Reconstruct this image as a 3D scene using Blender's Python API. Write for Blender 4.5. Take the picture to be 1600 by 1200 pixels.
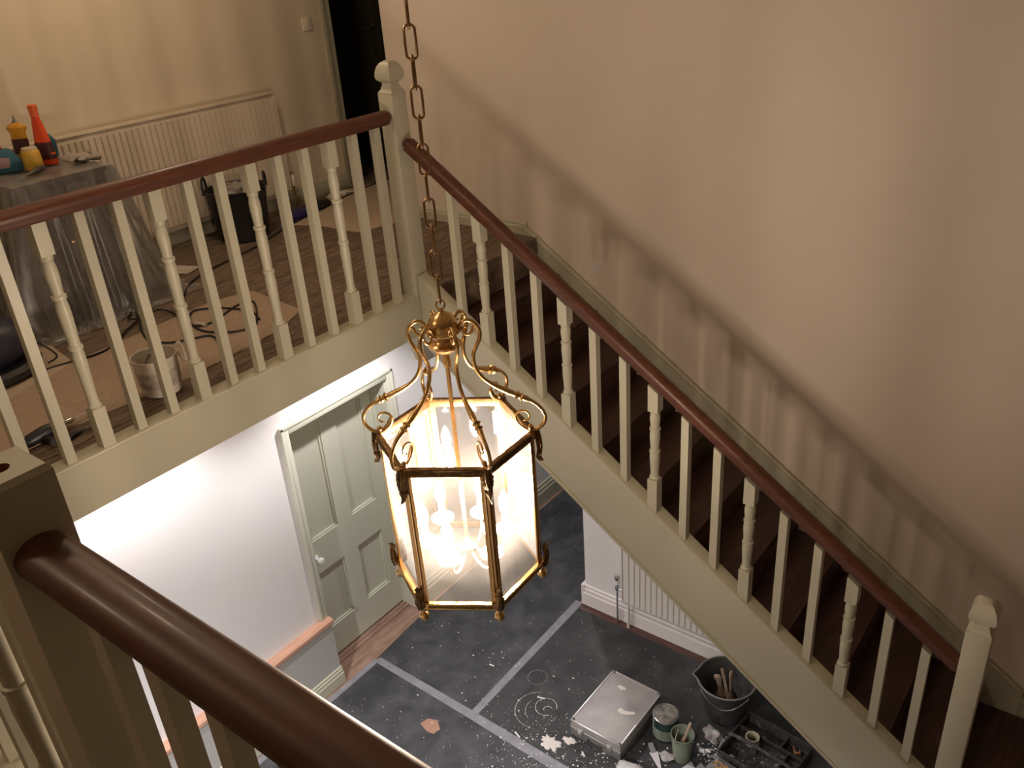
import bpy, bmesh, math, random
from mathutils import Vector, Matrix
random.seed(7)
pi = math.pi
C = bpy.context.scene.collection
for o in list(bpy.data.objects): bpy.data.objects.remove(o)

# ------------------------------------------------------------------ camera, light, exposure
# modelling coordinates are relative to the eye; ZC lifts everything so that the hall floor is z = 0
ZC = 4.741
sc = bpy.context.scene
cam_d = bpy.data.cameras.new('camera'); cam = bpy.data.objects.new('camera', cam_d); C.objects.link(cam)
cam_d.sensor_width = 36.0; cam_d.lens = 1355.5/1600*36.0; cam_d.clip_start = 0.05
X = (0.79599622, 0.22858797, -0.56047976); Y = (0.60150796, -0.40222396, 0.6902203); Z = (-0.06766234, -0.88654578, -0.45766624)
right = Vector((X[0], Y[0], Z[0])); down = Vector((X[1], Y[1], Z[1])); fwd = Vector((X[2], Y[2], Z[2]))
m = Matrix((right, -down, -fwd)).transposed().to_4x4(); m.translation = Vector((0, 0, ZC))
cam.matrix_world = m
sc.camera = cam
sc.view_settings.view_transform = 'Standard'; sc.view_settings.look = 'None'
sc.view_settings.exposure = 0.0; sc.view_settings.gamma = 1.0; sc.view_settings.use_curve_mapping = False
sc.cycles.use_denoising = True
sc.cycles.sample_clamp_indirect = 3.0
sc.cycles.caustics_reflective = False; sc.cycles.caustics_refractive = False
sc.cycles.max_bounces = 8; sc.cycles.transparent_max_bounces = 24
w = bpy.data.worlds.new('world'); sc.world = w; w.use_nodes = True
w.node_tree.nodes['Background'].inputs[0].default_value = (0.75, 0.6, 0.5, 1); w.node_tree.nodes['Background'].inputs[1].default_value = 0.004

BULB_STRENGTH = 590.0
LANTERN_COLOR = (1.0, 0.79, 0.61)

def lamp(name, kind, loc, power, color, size=.05, **kw):
    d = bpy.data.lights.new(name, kind); o = bpy.data.objects.new(name, d); C.objects.link(o)
    o.location = (loc[0], loc[1], loc[2]+ZC); d.energy = power; d.color = color
    if kind in ('POINT', 'SPOT'): d.shadow_soft_size = size
    for k, v in kw.items(): setattr(d, k, v)
    return o
# recessed lamps under the gallery, added hall fills under the near landing, and the lamp of the upper landing
for (lx, ly, p) in ((-3.57, 1.75, 74), (-3.60, 3.20, 76), (-2.4, -0.2, 480), (-.6, -0.3, 300), (-3.60, 5.0, 60)):
    lamp('recessed_and_fill_lamp', 'SPOT', (lx, ly, -2.0), p, (1.0, .96, .95), .03, spot_size=2.35, spot_blend=.6)
lamp('landing_lamp', 'POINT', (-4.35, 2.95, .66), 24, (1.0, .78, .56), .09)
lamp('near_landing_lamp', 'POINT', (-3.1, -.6, .60), 26, (1.0, .78, .57), .12)
lamp('stairwell_fill', 'POINT', (-2.85, 1.2, .76), 21, (1.0, .80, .60), .09)  # added fill above the well to lift the stair wall

# ------------------------------------------------------------------ mesh helper
class MB:
    def __init__(s): s.v = []; s.f = []
    def add(s, vs, fs):
        n = len(s.v); s.v += [tuple(v) for v in vs]; s.f += [tuple(i+n for i in f) for f in fs]; return s
    def box(s, x0, x1, y0, y1, z0, z1, M=None):
        vs = [(x, y, z) for z in (z0, z1) for (x, y) in ((x0, y0), (x1, y0), (x1, y1), (x0, y1))]
        if M is not None: vs = [M @ Vector(v) for v in vs]
        return s.add(vs, [(3,2,1,0),(4,5,6,7),(0,1,5,4),(1,2,6,5),(2,3,7,6),(3,0,4,7)])
    def prism(s, poly, a, b, axis='z', M=None):
        n = len(poly)
        def P(p, t):
            if axis == 'z': q = (p[0], p[1], t)
            elif axis == 'y': q = (p[0], t, p[1])
            else: q = (t, p[0], p[1])
            return M @ Vector(q) if M is not None else q
        vs = [P(p, a) for p in poly]+[P(p, b) for p in poly]
        return s.add(vs, [tuple(range(n))[::-1], tuple(range(n, 2*n))]+[(i, (i+1) % n, n+(i+1) % n, n+i) for i in range(n)])
    def lathe(s, prof, n=20, M=None, a0=0.0, cap=True, sx=1, sy=1):
        vs = []; fs = []
        for (r, z) in prof:
            for i in range(n):
                a = a0+2*pi*i/n; v = Vector((r*math.cos(a)*sx, r*math.sin(a)*sy, z)); vs.append(M @ v if M is not None else v)
        for j in range(len(prof)-1):
            for i in range(n):
                k = (i+1) % n; fs.append((j*n+i, j*n+k, (j+1)*n+k, (j+1)*n+i))
        if cap:
            if prof[0][0] > 1e-5: fs.append(tuple(range(n))[::-1])
            if prof[-1][0] > 1e-5: fs.append(tuple(range((len(prof)-1)*n, len(prof)*n)))
        return s.add(vs, fs)
    def tube(s, pts, r, n=8, closed=False, flat=1.0, up=None):
        pts = [Vector(p) for p in pts]; m_ = len(pts); rs = r if isinstance(r, (list, tuple)) else [r]*m_
        vs = []; fs = []; prev = Vector(up) if up else None
        for i, p in enumerate(pts):
            a = pts[(i-1) % m_] if closed or i > 0 else p; b = pts[(i+1) % m_] if closed or i < m_-1 else p
            t = (b-a).normalized() if (b-a).length > 1e-9 else Vector((0, 0, 1))
            if prev is None: prev = Vector((0, 0, 1)) if abs(t.z) < .9 else Vector((1, 0, 0))
            u = (prev-t*prev.dot(t));
            if u.length < 1e-6: u = t.orthogonal()
            u.normalize(); v = t.cross(u); prev = u
            for k in range(n):
                an = 2*pi*k/n; vs.append(p+(u*math.cos(an)*flat+v*math.sin(an))*rs[i])
        for i in range(m_ if closed else m_-1):
            j = (i+1) % m_
            for k in range(n):
                l = (k+1) % n; fs.append((i*n+k, i*n+l, j*n+l, j*n+k))
        if not closed: fs += [tuple(range(n))[::-1], tuple(range((m_-1)*n, m_*n))]
        return s.add(vs, fs)
    def sweep(s, prof, a, b, up=(0, 0, 1)):
        a = Vector(a); b = Vector(b); t = (b-a).normalized(); u = Vector(up); u = (u-t*u.dot(t)).normalized(); r = t.cross(u)
        n = len(prof); vs = [p+r*q[0]+u*q[1] for p in (a, b) for q in prof]
        return s.add(vs, [tuple(range(n))[::-1], tuple(range(n, 2*n))]+[(i, (i+1) % n, n+(i+1) % n, n+i) for i in range(n)])
    def base(s):
        xs = [v[0] for v in s.v]; ys = [v[1] for v in s.v]; zs = [v[2] for v in s.v]
        return Vector(((min(xs)+max(xs))/2, (min(ys)+max(ys))/2, min(zs)))

ORG = {}
def tag(o, label=None, cat=None, group=None, kind=None):
    if label: o['label'] = label
    if cat: o['category'] = cat
    if group: o['group'] = group
    if kind: o['kind'] = kind
    return o
def empty(name, loc, label=None, cat=None, group=None, kind=None):
    o = bpy.data.objects.new(name, None); C.objects.link(o); loc = Vector(loc)
    o.location = loc+Vector((0, 0, ZC)); o.empty_display_size = .1; ORG[o.name] = loc
    return tag(o, label, cat, group, kind)
def mesh(name, mb, mat, org, smooth=0, bevel=0):
    me = bpy.data.meshes.new(name); me.from_pydata([tuple(Vector(v)-org) for v in mb.v], [], mb.f); me.update()
    bm = bmesh.new(); bm.from_mesh(me); bmesh.ops.recalc_face_normals(bm, faces=bm.faces)
    if bevel:
        ed = [e for e in bm.edges if e.is_manifold and e.calc_face_angle(0) > .5]
        bmesh.ops.bevel(bm, geom=ed, offset=bevel, segments=2, profile=.5, affect='EDGES', clamp_overlap=True)
    bm.to_mesh(me); bm.free(); me.materials.append(mat)
    if smooth or bevel:
        me.polygons.foreach_set('use_smooth', [True]*len(me.polygons)); me.set_sharp_from_angle(angle=math.radians(smooth or 35))
    return me
def obj(name, mb, mat, parent=None, smooth=0, bevel=0, label=None, cat=None, group=None, kind=None):
    org = Vector(mb.base())
    me = mesh(name, mb, mat, org, smooth, bevel)
    o = bpy.data.objects.new(name, me); C.objects.link(o)
    if parent: o.parent = parent; o.location = org-ORG[parent.name]
    else: o.location = org+Vector((0, 0, ZC))
    ORG[o.name] = org
    return tag(o, label, cat, group, kind)
def struct(name, mb, mat, parent=None, **k):
    return obj(name, mb, mat, parent, kind=None if parent else 'structure', **k)
def put_copy(src, name, pos, parent=None):
    """a copy of one object (sharing its mesh) with its base at pos"""
    o = src.copy(); o.name = name; C.objects.link(o); o.parent = parent; pos = Vector(pos)
    o.location = pos-ORG[parent.name] if parent else pos+Vector((0, 0, ZC))
    ORG[o.name] = pos
    return o
def smooth_path(pts, n=6, closed=False):
    P = [Vector(p) for p in pts]; out = []; m_ = len(P)
    for i in range(m_ if closed else m_-1):
        if closed: p0, p1, p2, p3 = P[(i-1) % m_], P[i], P[(i+1) % m_], P[(i+2) % m_]
        else: p0, p1, p2, p3 = P[max(i-1, 0)], P[i], P[i+1], P[min(i+2, m_-1)]
        for k in range(n):
            t = k/n; out.append(.5*((2*p1)+(p2-p0)*t+(2*p0-5*p1+4*p2-p3)*t*t+(3*p1-p0-3*p2+p3)*t**3))
    if not closed: out.append(P[-1])
    return out
def Rz(a, loc=(0, 0, 0)): return Matrix.Translation(Vector(loc)) @ Matrix.Rotation(a, 4, 'Z')

# ------------------------------------------------------------------ materials
def mat(name, color, rough=.6, metal=0.0, color2=None, scale=8.0, stretch=(1, 1, 1), bump=0.0, bscale=None, lo=.35, hi=.65, coat=0.0, spec=.5, detail=5, distort=0.0):
    M_ = bpy.data.materials.new(name); M_.use_nodes = True; nt = M_.node_tree; b = nt.nodes['Principled BSDF']
    b.inputs['Base Color'].default_value = (*color, 1); b.inputs['Roughness'].default_value = rough; b.inputs['Metallic'].default_value = metal
    b.inputs['Specular IOR Level'].default_value = spec
    if coat: b.inputs['Coat Weight'].default_value = coat; b.inputs['Coat Roughness'].default_value = .12
    tc = nt.nodes.new('ShaderNodeTexCoord'); mp = nt.nodes.new('ShaderNodeMapping'); mp.inputs['Scale'].default_value = stretch
    nt.links.new(tc.outputs['Object'], mp.inputs[0])
    if color2:
        n = nt.nodes.new('ShaderNodeTexNoise'); n.inputs['Scale'].default_value = scale; n.inputs['Detail'].default_value = detail; n.inputs['Distortion'].default_value = distort
        r = nt.nodes.new('ShaderNodeValToRGB'); r.color_ramp.elements[0].color = (*color, 1); r.color_ramp.elements[1].color = (*color2, 1)
        r.color_ramp.elements[0].position = lo; r.color_ramp.elements[1].position = hi
        nt.links.new(mp.outputs[0], n.inputs['Vector']); nt.links.new(n.outputs[0], r.inputs[0]); nt.links.new(r.outputs[0], b.inputs['Base Color'])
    if bump:
        n2 = nt.nodes.new('ShaderNodeTexNoise'); n2.inputs['Scale'].default_value = bscale or scale*3; n2.inputs['Detail'].default_value = 4
        bp = nt.nodes.new('ShaderNodeBump'); bp.inputs['Strength'].default_value = bump; bp.inputs['Distance'].default_value = .01
        nt.links.new(mp.outputs[0], n2.inputs['Vector']); nt.links.new(n2.outputs[0], bp.inputs['Height']); nt.links.new(bp.outputs[0], b.inputs['Normal'])
    return M_
def clear_mat(name, tint, gloss, dust, rough=.03, translucent=0.5, dust_col=(.9, .88, .85), noise=None, nstretch=(1, 1, 1)):
    """thin pane or film: light passes straight through, with a clear reflection and a little haze"""
    M_ = bpy.data.materials.new(name); M_.use_nodes = True; nt = M_.node_tree
    for n in list(nt.nodes): nt.nodes.remove(n)
    out = nt.nodes.new('ShaderNodeOutputMaterial'); tr = nt.nodes.new('ShaderNodeBsdfTransparent'); tr.inputs[0].default_value = (*tint, 1)
    gl = nt.nodes.new('ShaderNodeBsdfGlossy'); gl.inputs['Roughness'].default_value = rough; gl.inputs[0].default_value = (1, 1, 1, 1)
    df = nt.nodes.new('ShaderNodeBsdfDiffuse'); df.inputs[0].default_value = (*dust_col, 1)
    tl = nt.nodes.new('ShaderNodeBsdfTranslucent'); tl.inputs[0].default_value = (*dust_col, 1)
    m0 = nt.nodes.new('ShaderNodeMixShader'); m0.inputs[0].default_value = translucent; nt.links.new(df.outputs[0], m0.inputs[1]); nt.links.new(tl.outputs[0], m0.inputs[2])
    fr = nt.nodes.new('ShaderNodeFresnel'); fr.inputs[0].default_value = 1.45
    mg = nt.nodes.new('ShaderNodeMath'); mg.operation = 'MULTIPLY'; mg.inputs[1].default_value = gloss; nt.links.new(fr.outputs[0], mg.inputs[0])
    m1 = nt.nodes.new('ShaderNodeMixShader'); nt.links.new(mg.outputs[0], m1.inputs[0]); nt.links.new(tr.outputs[0], m1.inputs[1]); nt.links.new(gl.outputs[0], m1.inputs[2])
    m2 = nt.nodes.new('ShaderNodeMixShader'); m2.inputs[0].default_value = dust; nt.links.new(m1.outputs[0], m2.inputs[1]); nt.links.new(m0.outputs[0], m2.inputs[2])
    if noise:
        tc = nt.nodes.new('ShaderNodeTexCoord'); n = nt.nodes.new('ShaderNodeTexNoise'); n.inputs['Scale'].default_value = noise; n.inputs['Detail'].default_value = 6; n.inputs['Distortion'].default_value = 1.5
        r = nt.nodes.new('ShaderNodeMapRange'); r.inputs[1].default_value = .4; r.inputs[2].default_value = .7; r.inputs[3].default_value = dust*.65; r.inputs[4].default_value = min(1, dust*1.6)
        mp = nt.nodes.new('ShaderNodeMapping'); mp.inputs['Scale'].default_value = nstretch; nt.links.new(tc.outputs['Object'], mp.inputs[0])
        nt.links.new(mp.outputs[0], n.inputs['Vector']); nt.links.new(n.outputs[0], r.inputs[0]); nt.links.new(r.outputs[0], m2.inputs[0])
    nt.links.new(m2.outputs[0], out.inputs[0])
    return M_
def glow(name, color, strength):
    M_ = bpy.data.materials.new(name); M_.use_nodes = True; nt = M_.node_tree; b = nt.nodes['Principled BSDF']
    b.inputs['Base Color'].default_value = (.9, .85, .8, 1); b.inputs['Emission Color'].default_value = (*color, 1); b.inputs['Emission Strength'].default_value = strength
    return M_
WALLW = mat('cream_wall_paint', (.70, .61, .53), .9, color2=(.66, .58, .50), scale=1.3, bump=.05, bscale=60)
WALLL = mat('landing_wall_paint', (.70, .61, .47), .9, color2=(.65, .57, .44), scale=1.3, bump=.05, bscale=60)
WHITE = mat('white_emulsion', (.80, .77, .76), .8, color2=(.77, .75, .75), scale=2, bump=.03, bscale=60)
STONE = mat('stone_satin_paint', (.50, .485, .375), .42, color2=(.475, .46, .355), scale=3, bump=.03, bscale=40)
DOORP = mat('door_satin_paint', (.56, .56, .47), .45, color2=(.54, .54, .45), scale=3, bump=.03, bscale=40)
DADO = mat('grey_dado_paint', (.47, .46, .43), .55, color2=(.45, .44, .42), scale=3)
TRIMW = mat('white_gloss_paint', (.78, .73, .72), .35, spec=.5)
BARE = mat('bare_pink_timber', (.60, .34, .24), .7, color2=(.50, .28, .19), scale=6, stretch=(6, 1, 6))
DIM = mat('low_bounce_wall', (.34, .26, .21), .9, color2=(.30, .23, .18), scale=2)  # for unseen walls, made dark to cut bounced light
MAHOG = mat('varnished_mahogany', (.070, .024, .013), .44, color2=(.125, .043, .022), scale=5, stretch=(14, 1.2, 14), coat=.04, spec=.38, lo=.3, hi=.7)
MAHOGX = mat('varnished_mahogany_along', (.065, .022, .012), .44, color2=(.115, .040, .020), scale=5, stretch=(1.2, 14, 14), coat=.04, spec=.38, lo=.3, hi=.7)
TREAD = mat('dark_stained_tread', (.035, .013, .009), .5, color2=(.075, .03, .02), scale=6, stretch=(10, 1, 1), lo=.4, hi=.75)
BOARD = mat('old_floorboard', (.085, .06, .042), .75, color2=(.25, .18, .13), scale=7, stretch=(5, .8, 1), bump=.3, bscale=20, lo=.35, hi=.7, distort=1.0)
OAKF = mat('brown_hall_floor', (.20, .115, .08), .7, color2=(.34, .215, .16), scale=6, stretch=(5, 1, 1), bump=.2, lo=.3, hi=.7)
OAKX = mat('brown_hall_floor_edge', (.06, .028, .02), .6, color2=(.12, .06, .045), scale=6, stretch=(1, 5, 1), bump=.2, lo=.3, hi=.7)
HARD = mat('hardboard', (.36, .27, .20), .8, color2=(.41, .31, .235), scale=30, bump=.05, bscale=120)
HARDP = mat('pale_hardboard', (.46, .37, .28), .8, color2=(.51, .41, .31), scale=20)
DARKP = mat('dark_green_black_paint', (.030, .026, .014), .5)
BLACKP = mat('black_plastic', (.012, .012, .013), .45)
CABLE = mat('black_cable_rubber', (.008, .007, .007), .6)
BRASS = mat('polished_brass', (.68, .47, .22), .25, 1.0, color2=(.62, .38, .15), scale=30, lo=.3, hi=.8)
ABRASS = mat('antique_brass', (.30, .19, .085), .38, 1.0, color2=(.14, .09, .045), scale=60)
CHAINM = mat('aged_brass_chain', (.36, .23, .12), .3, 1.0)
GLASS = clear_mat('lantern_glass', (.985, .975, .955), 1.5, .038)  # the haze in the panes stands in for lens bloom round the bulbs
FILM = clear_mat('plastic_sheen_film', (.95, .93, .9), 1.3, .22, rough=.3, noise=2.2, nstretch=(5, 5, .7))  # milky film; its pale streaks imitate sheen on the folds
CANDLE = mat('ivory_candle_tube', (.85, .75, .5), .5)
PORC = mat('ivory_enamel', (.85, .8, .68), .3)
BULB = glow('lit_bulb', LANTERN_COLOR, BULB_STRENGTH)
RADW = mat('radiator_enamel', (.76, .72, .68), .4)
RADL = mat('landing_radiator_enamel', (.66, .58, .47), .5)
CHROME = mat('chrome', (.7, .7, .7), .15, 1.0)

# ------------------------------------------------------------------ key levels (relative to the eye)
ZF = -4.741; ZL = -1.76; ZCL = .85; ZU = -1.98         # hall floor, landing floor, ceiling, underside of the landing
XG = -3.255                                            # gallery edge
# ------------------------------------------------------------------ room shell
fl = struct('floor', MB().box(-4.36, 3.6, -1.6, 8.0, ZF-.12, ZF-.006), OAKF, label='brown timber hall floor mostly hidden by dark protective sheets')
struct('ceiling', MB().box(-6.6, 3.7, -1.7, 6.2, ZCL, ZCL+.12), WALLL)
wr = struct('wall_stair', MB().prism([(-4.48, ZCL), (3.6, ZCL), (3.6, ZF), (-3.0, ZF), (-3.0, ZU), (-4.48, ZU)], 4.43, 4.60, 'y'), WALLW)
struct('wall_under_stair', MB().prism([(-3.005, ZF), (1.5, ZF), (1.5, -4.2), (-.35, -4.2), (-.45, -4.1), (-3.005, -2.25)], 4.425, 4.432, 'y'), WHITE)
struct('wall_landing', MB().box(-5.70, -5.54, -1.6, 4.90, ZU, ZCL), WALLL)
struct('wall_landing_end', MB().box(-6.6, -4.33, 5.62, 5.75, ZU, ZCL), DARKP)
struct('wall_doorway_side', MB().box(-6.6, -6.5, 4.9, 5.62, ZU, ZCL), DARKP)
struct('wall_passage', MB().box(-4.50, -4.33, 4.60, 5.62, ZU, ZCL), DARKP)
struct('wall_near', MB().box(-6.6, 3.7, -1.7, -1.6, ZF, ZCL), DIM)
struct('wall_right', MB().box(3.6, 3.7, -1.6, 8.0, ZF, ZCL), DIM)
struct('wall_hall_end', MB().box(-4.5, 3.6, 8.0, 8.1, ZF, ZU+.2), WHITE)
# hall wall with the door: pieces around the opening y 2.80..3.72, top of opening z -2.69
YA, YB, ZD = 2.775, 3.645, -2.665
wd = MB().box(-4.40, -4.10, -1.6, YA, ZF, ZU).box(-4.40, -4.10, YA, YB, ZD, ZU).box(-4.40, -4.10, YB, 8.0, ZF, ZU)
struct('wall_hall', wd, WHITE)
# landing slabs
struct('floor_landing', MB().box(-5.6, XG-.02, -1.6, 5.62, ZU, ZL-.022).box(-4.6, -3.0, 4.5, 5.62, ZU, ZL-.022).box(-6.6, -5.6, 4.9, 5.62, ZU, ZL-.022), BOARD)
land = bpy.data.objects['floor_landing']
struct('floor_near_landing', MB().box(XG-.02, 3.6, -1.6, .33, ZU, ZL), BOARD)
# floorboards of the landing, one object each
bw = .142; k = 0; x = -5.54
base_y = -1.6
while x < XG-.09:
    x1 = min(x+bw-.004, XG-.085); y1 = 4.42 if x < -3.4 else 4.42
    y0 = -1.6
    cut = random.uniform(1.2, 3.6)
    for (a, b) in ((y0, cut-.002), (cut+.002, 4.43 if x > -4.48 else 5.6)):
        dz = random.uniform(-.002, .001)
        obj('floorboard', MB().box(x, x1, a, b, ZL-.022, ZL+dz), BOARD, land)
    x += bw
# stair head board
obj('floorboard', MB().box(XG-.085, XG-.09+.002, 3.30, 4.43, ZL-.022, ZL), BOARD, land)
obj('nosing_board', MB().box(XG-.085, -3.27, 3.33, 4.41, ZL-.04, ZL+.002), BOARD, land)

# gallery fascia and capping
struct('trim_1', MB().box(XG-.025, XG, .33, 3.23, ZU-.005, ZL-.003).box(XG-.003, XG+.006, .33, 3.23, ZL-.022, ZL-.003), STONE, label='stone painted fascia board along the edge of the gallery floor')
struct('trim_2', MB().box(XG-.085, XG+.008, .33, 3.225, ZL-.003, ZL+.012), STONE, bevel=.003)
struct('trim_3', MB().box(XG, 3.6, .33, .445, ZU, ZL+.012), STONE)
# skirting on the upper landing
def skirting(name, poly, a, b, axis, mt, **k): return struct(name, MB().prism(poly, a, b, axis), mt, **k)
sk = [(0, 0), (.02, 0), (.02, .055), (.014, .062), (.014, .072), (.008, .085), (0, .088)]
skirting('baseboard_landing', [(-5.54+p[0], ZL+p[1]*1.3) for p in sk], -1.6, 4.86, 'y', STONE)
skirting('baseboard_stair_head', [(4.43-p[0], ZL+p[1]) for p in sk], -4.48, -3.36, 'x', STONE)
# architrave of the dark doorway
struct('trim_4', MB().box(-5.56, -5.515, 4.84, 4.92, ZL, ZCL).box(-5.52, -5.505, 4.84, 4.862, ZL, ZCL).box(-5.70, -5.54, 4.90, 4.925, ZL, ZCL), STONE)
# dark panelled door standing in the far doorway
d2 = empty('door_2', (-5.4, 5.55, ZL), 'dark panelled door in the shadowed doorway beyond the gallery newel', None, None, 'structure')
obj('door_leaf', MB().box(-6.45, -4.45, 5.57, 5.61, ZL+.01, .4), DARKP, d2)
for (a, b, c, d) in ((-6.3, -5.72, -1.6, -.8), (-6.3, -5.72, -.62, .25), (-5.52, -4.75, -1.6, -.8), (-5.52, -4.75, -.62, .25)):
    mb = MB()
    for (p, q, r, s) in ((a, b, c, c+.02), (a, b, d-.02, d), (a, a+.02, c, d), (b-.02, b, c, d)): mb.box(p, q, 5.555, 5.572, r, s)
    obj('panel_moulding', mb, mat('dark_moulding_%d' % int(a*100+c*10), (.05, .045, .03), .35), d2)

# ------------------------------------------------------------------ hall door
trim = MB()
aw = .058
trim.box(-4.10, -4.075, YA-aw, YA, ZF, ZD+aw).box(-4.10, -4.075, YB, YB+aw, ZF, ZD+aw).box(-4.10, -4.075, YA, YB, ZD, ZD+aw)
trim.box(-4.075, -4.068, YA-aw, YA-aw+.018, ZF, ZD+aw).box(-4.075, -4.068, YB+aw-.018, YB+aw, ZF, ZD+aw).box(-4.075, -4.068, YA-aw, YB+aw, ZD+aw-.018, ZD+aw)
struct('trim_5', trim, DOORP, bevel=.002, label='stone painted architrave round the hall door')
struct('trim_6', MB().box(-4.38, -4.10, YA, YA+.014, ZF, ZD).box(-4.38, -4.10, YB-.014, YB, ZF, ZD).box(-4.38, -4.10, YA, YB, ZD-.014, ZD).box(-4.247, -4.232, YB-.024, YB-.014, ZF, ZD), DOORP)
dr = empty('door_1', (-4.27, 3.21, ZF), 'sage grey four panel door with white knob in the hall', None, None, 'structure')
y0, y1, zb, zt = YA+.016, YB-.016, ZF+.03, ZD-.018
st = .105; ymid = 3.209; lock0, lock1 = -3.94, -3.66
leaf = MB().box(-4.30, -4.276, y0, y1, zb, zt)          # recessed panel plane
obj('door_leaf', leaf, DOORP, dr)
rails = [(y0, y0+st, zb, zt), (y1-st, y1, zb, zt), (ymid-.069, ymid+.069, zb, zt), (y0, y1, zb, zb+.26), (y0, y1, zt-.12, zt), (y0, y1, lock0, lock1)]
fr = MB()
for (a, b, c, d) in rails: fr.box(-4.276, -4.250 if c != zb or d != zt else -4.2498, a, b, c, d)
obj('stiles_and_rails', fr, DOORP, dr)
for (a, b) in ((y0+st, ymid-.069), (ymid+.069, y1-st)):
    for (c, d) in ((zb+.26, lock0), (lock1, zt-.12)):
        mo = MB(); q = .014
        for (p, r, s, t) in ((a, b, c, c+q), (a, b, d-q, d), (a, a+q, c, d), (b-q, b, c, d)):
            mo.box(-4.277, -4.262, p, r, s, t)
        obj('panel_moulding', mo, DOORP, dr, bevel=.004)
Mk = Matrix.Translation(Vector((-4.25, 2.895, -3.80))) @ Matrix.Rotation(pi/2, 4, 'Y')
obj('door_knob', MB().lathe([(.026, 0), (.026, .006), (.010, .009), (.010, .03), (.022, .038), (.029, .05), (.029, .058), (.022, .07), (.0, .074)], 20, Mk), mat('white_china', (.85, .83, .85), .15), dr, smooth=40, label='white china door knob')
struct('threshold', MB().box(-4.38, -4.22, YA, YB, ZF-.006, ZF+.012), OAKF)
struct('trim_7', MB().box(-4.22, -4.19, YA+.014, YB-.014, ZF-.006, ZF+.006), OAKF)

# dado left of the door: projecting grey panel, bare timber ledge, skirting
struct('wall_dado', MB().box(-4.10, -4.045, -1.6, YA-.005, ZF, -4.20), DADO)
lg = MB().prism([(-4.10, -4.20), (-4.036, -4.20), (-4.030, -4.192), (-4.030, -4.165), (-4.040, -4.155), (-4.10, -4.155)], -1.6, YA+.005, 'y')
struct('trim_8', lg, BARE, label='bare pinkish timber ledge on top of the grey dado')
sk2 = [(0, 0), (.022, 0), (.022, .085), (.016, .092), (.016, .112), (.009, .118), (.009, .134), (0, .142)]
skirting('baseboard_hall', [(-4.045+p[0], ZF+p[1]*1.0) for p in sk2], -1.6, YA, 'y', STONE)
skirting('baseboard_hall_far', [(-4.10+p[0]*1.3, ZF+p[1]*1.5) for p in sk2], YB+aw, 8.0, 'y', STONE)
skirting('baseboard_under_stair', [(4.422-p[0]*1.2, ZF+p[1]*1.35) for p in sk2], -3.02, 1.0, 'x', TRIMW)
struct('trim_9', MB().box(-3.03, -3.005, 4.40, 4.62, ZF, ZF+.19), TRIMW)

# ------------------------------------------------------------------ staircase
NX = lambda k: -3.397+.284*k
NZ = lambda k: -1.788-.1975*k
stc = empty('staircase', (-1.8, 3.8, ZF), 'stone painted closed string staircase with dark stained treads against the cream wall', 'staircase')
SY0, SY1 = 3.24, 3.295
ST = lambda x: -1.661-.696*(x+3.217)      # top edge of the outer string
SB = lambda x: -2.577-.712*(x+2.503)
x0, x1 = -3.245, -.27
obj('outer_string', MB().prism([(x0, ST(x0)), (x1, ST(x1)), (x1, SB(x1)), (x0, SB(x0))], SY0, SY1, 'y'), STONE, stc)
obj('string_capping', MB().prism([(x0, ST(x0)+.012), (x1, ST(x1)+.012), (x1, ST(x1)-.012), (x0, ST(x0)-.012)], SY0-.008, SY1+.02, 'y'), STONE, stc, bevel=.003)
obj('string_bead', MB().prism([(x0, SB(x0)+.018), (x1, SB(x1)+.018), (x1, SB(x1)-.004), (x0, SB(x0)-.004)], SY0-.010, SY0+.01, 'y'), STONE, stc, bevel=.003)
WS = lambda x: -1.69-.685*(x+3.375)
pw = [(-3.40, ZL), (-3.40, WS(-3.375)), (-3.375, WS(-3.375)), (-.05, WS(-.05)), (-.05, WS(-.05)-.36), (-3.10, WS(-3.1)-.42)]
obj('wall_string', MB().prism(pw, 4.405, 4.424, 'y'), STONE, stc)
obj('wall_string_moulding', MB().prism([(-3.39, WS(-3.375)), (-3.375, WS(-3.375)), (-.05, WS(-.05)), (-.05, WS(-.05)-.03), (-3.375, WS(-3.375)-.03), (-3.39, WS(-3.375)-.03)], 4.395, 4.424, 'y'), STONE, stc, bevel=.004)
for k in range(1, 12):
    xa, xb, z = NX(k-1), NX(k), NZ(k)
    obj('tread', MB().box(xa, xb+.014, SY1, 4.405, z-.03, z), TREAD, stc, bevel=.006)
    obj('riser', MB().box(xa-.004, xa+.014, SY1, 4.405, z, (NZ(k-1)-.03 if k > 1 else ZL-.04)), TREAD, stc)
xa = NX(11)
obj('riser', MB().box(xa-.004, xa+.014, SY1, 4.405, NZ(12), NZ(11)-.03), TREAD, stc)
sof = [(NX(0)+.02, ZU), (NX(0)+.25, ZU), (-.25, NZ(12)-.05), (-.25, NZ(12)-.09), (NX(0)+.02, ZU-.12)]
obj('soffit', MB().prism([(-3.34, ZU-.06), (-3.0, SB(-3.0)-.075), (-.30, SB(-.30)-.075), (-.30, SB(-.30)-.10), (-3.0, SB(-3.0)-.10), (-3.34, ZU-.10)], SY0+.17, 4.415, 'y'), STONE, stc)
hl = empty('half_landing', (.4, 3.8, ZF), 'dark boarded quarter landing at the foot of the stair beside the wall', 'landing')
obj('deck', MB().box(NX(11)+.014, 1.2, 3.24, 4.405, NZ(12)-.03, NZ(12)), TREAD, hl)
obj('apron', MB().box(NX(11)+.02, 1.18, 3.25, 4.40, ZF, NZ(12)-.031), STONE, hl)
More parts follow.
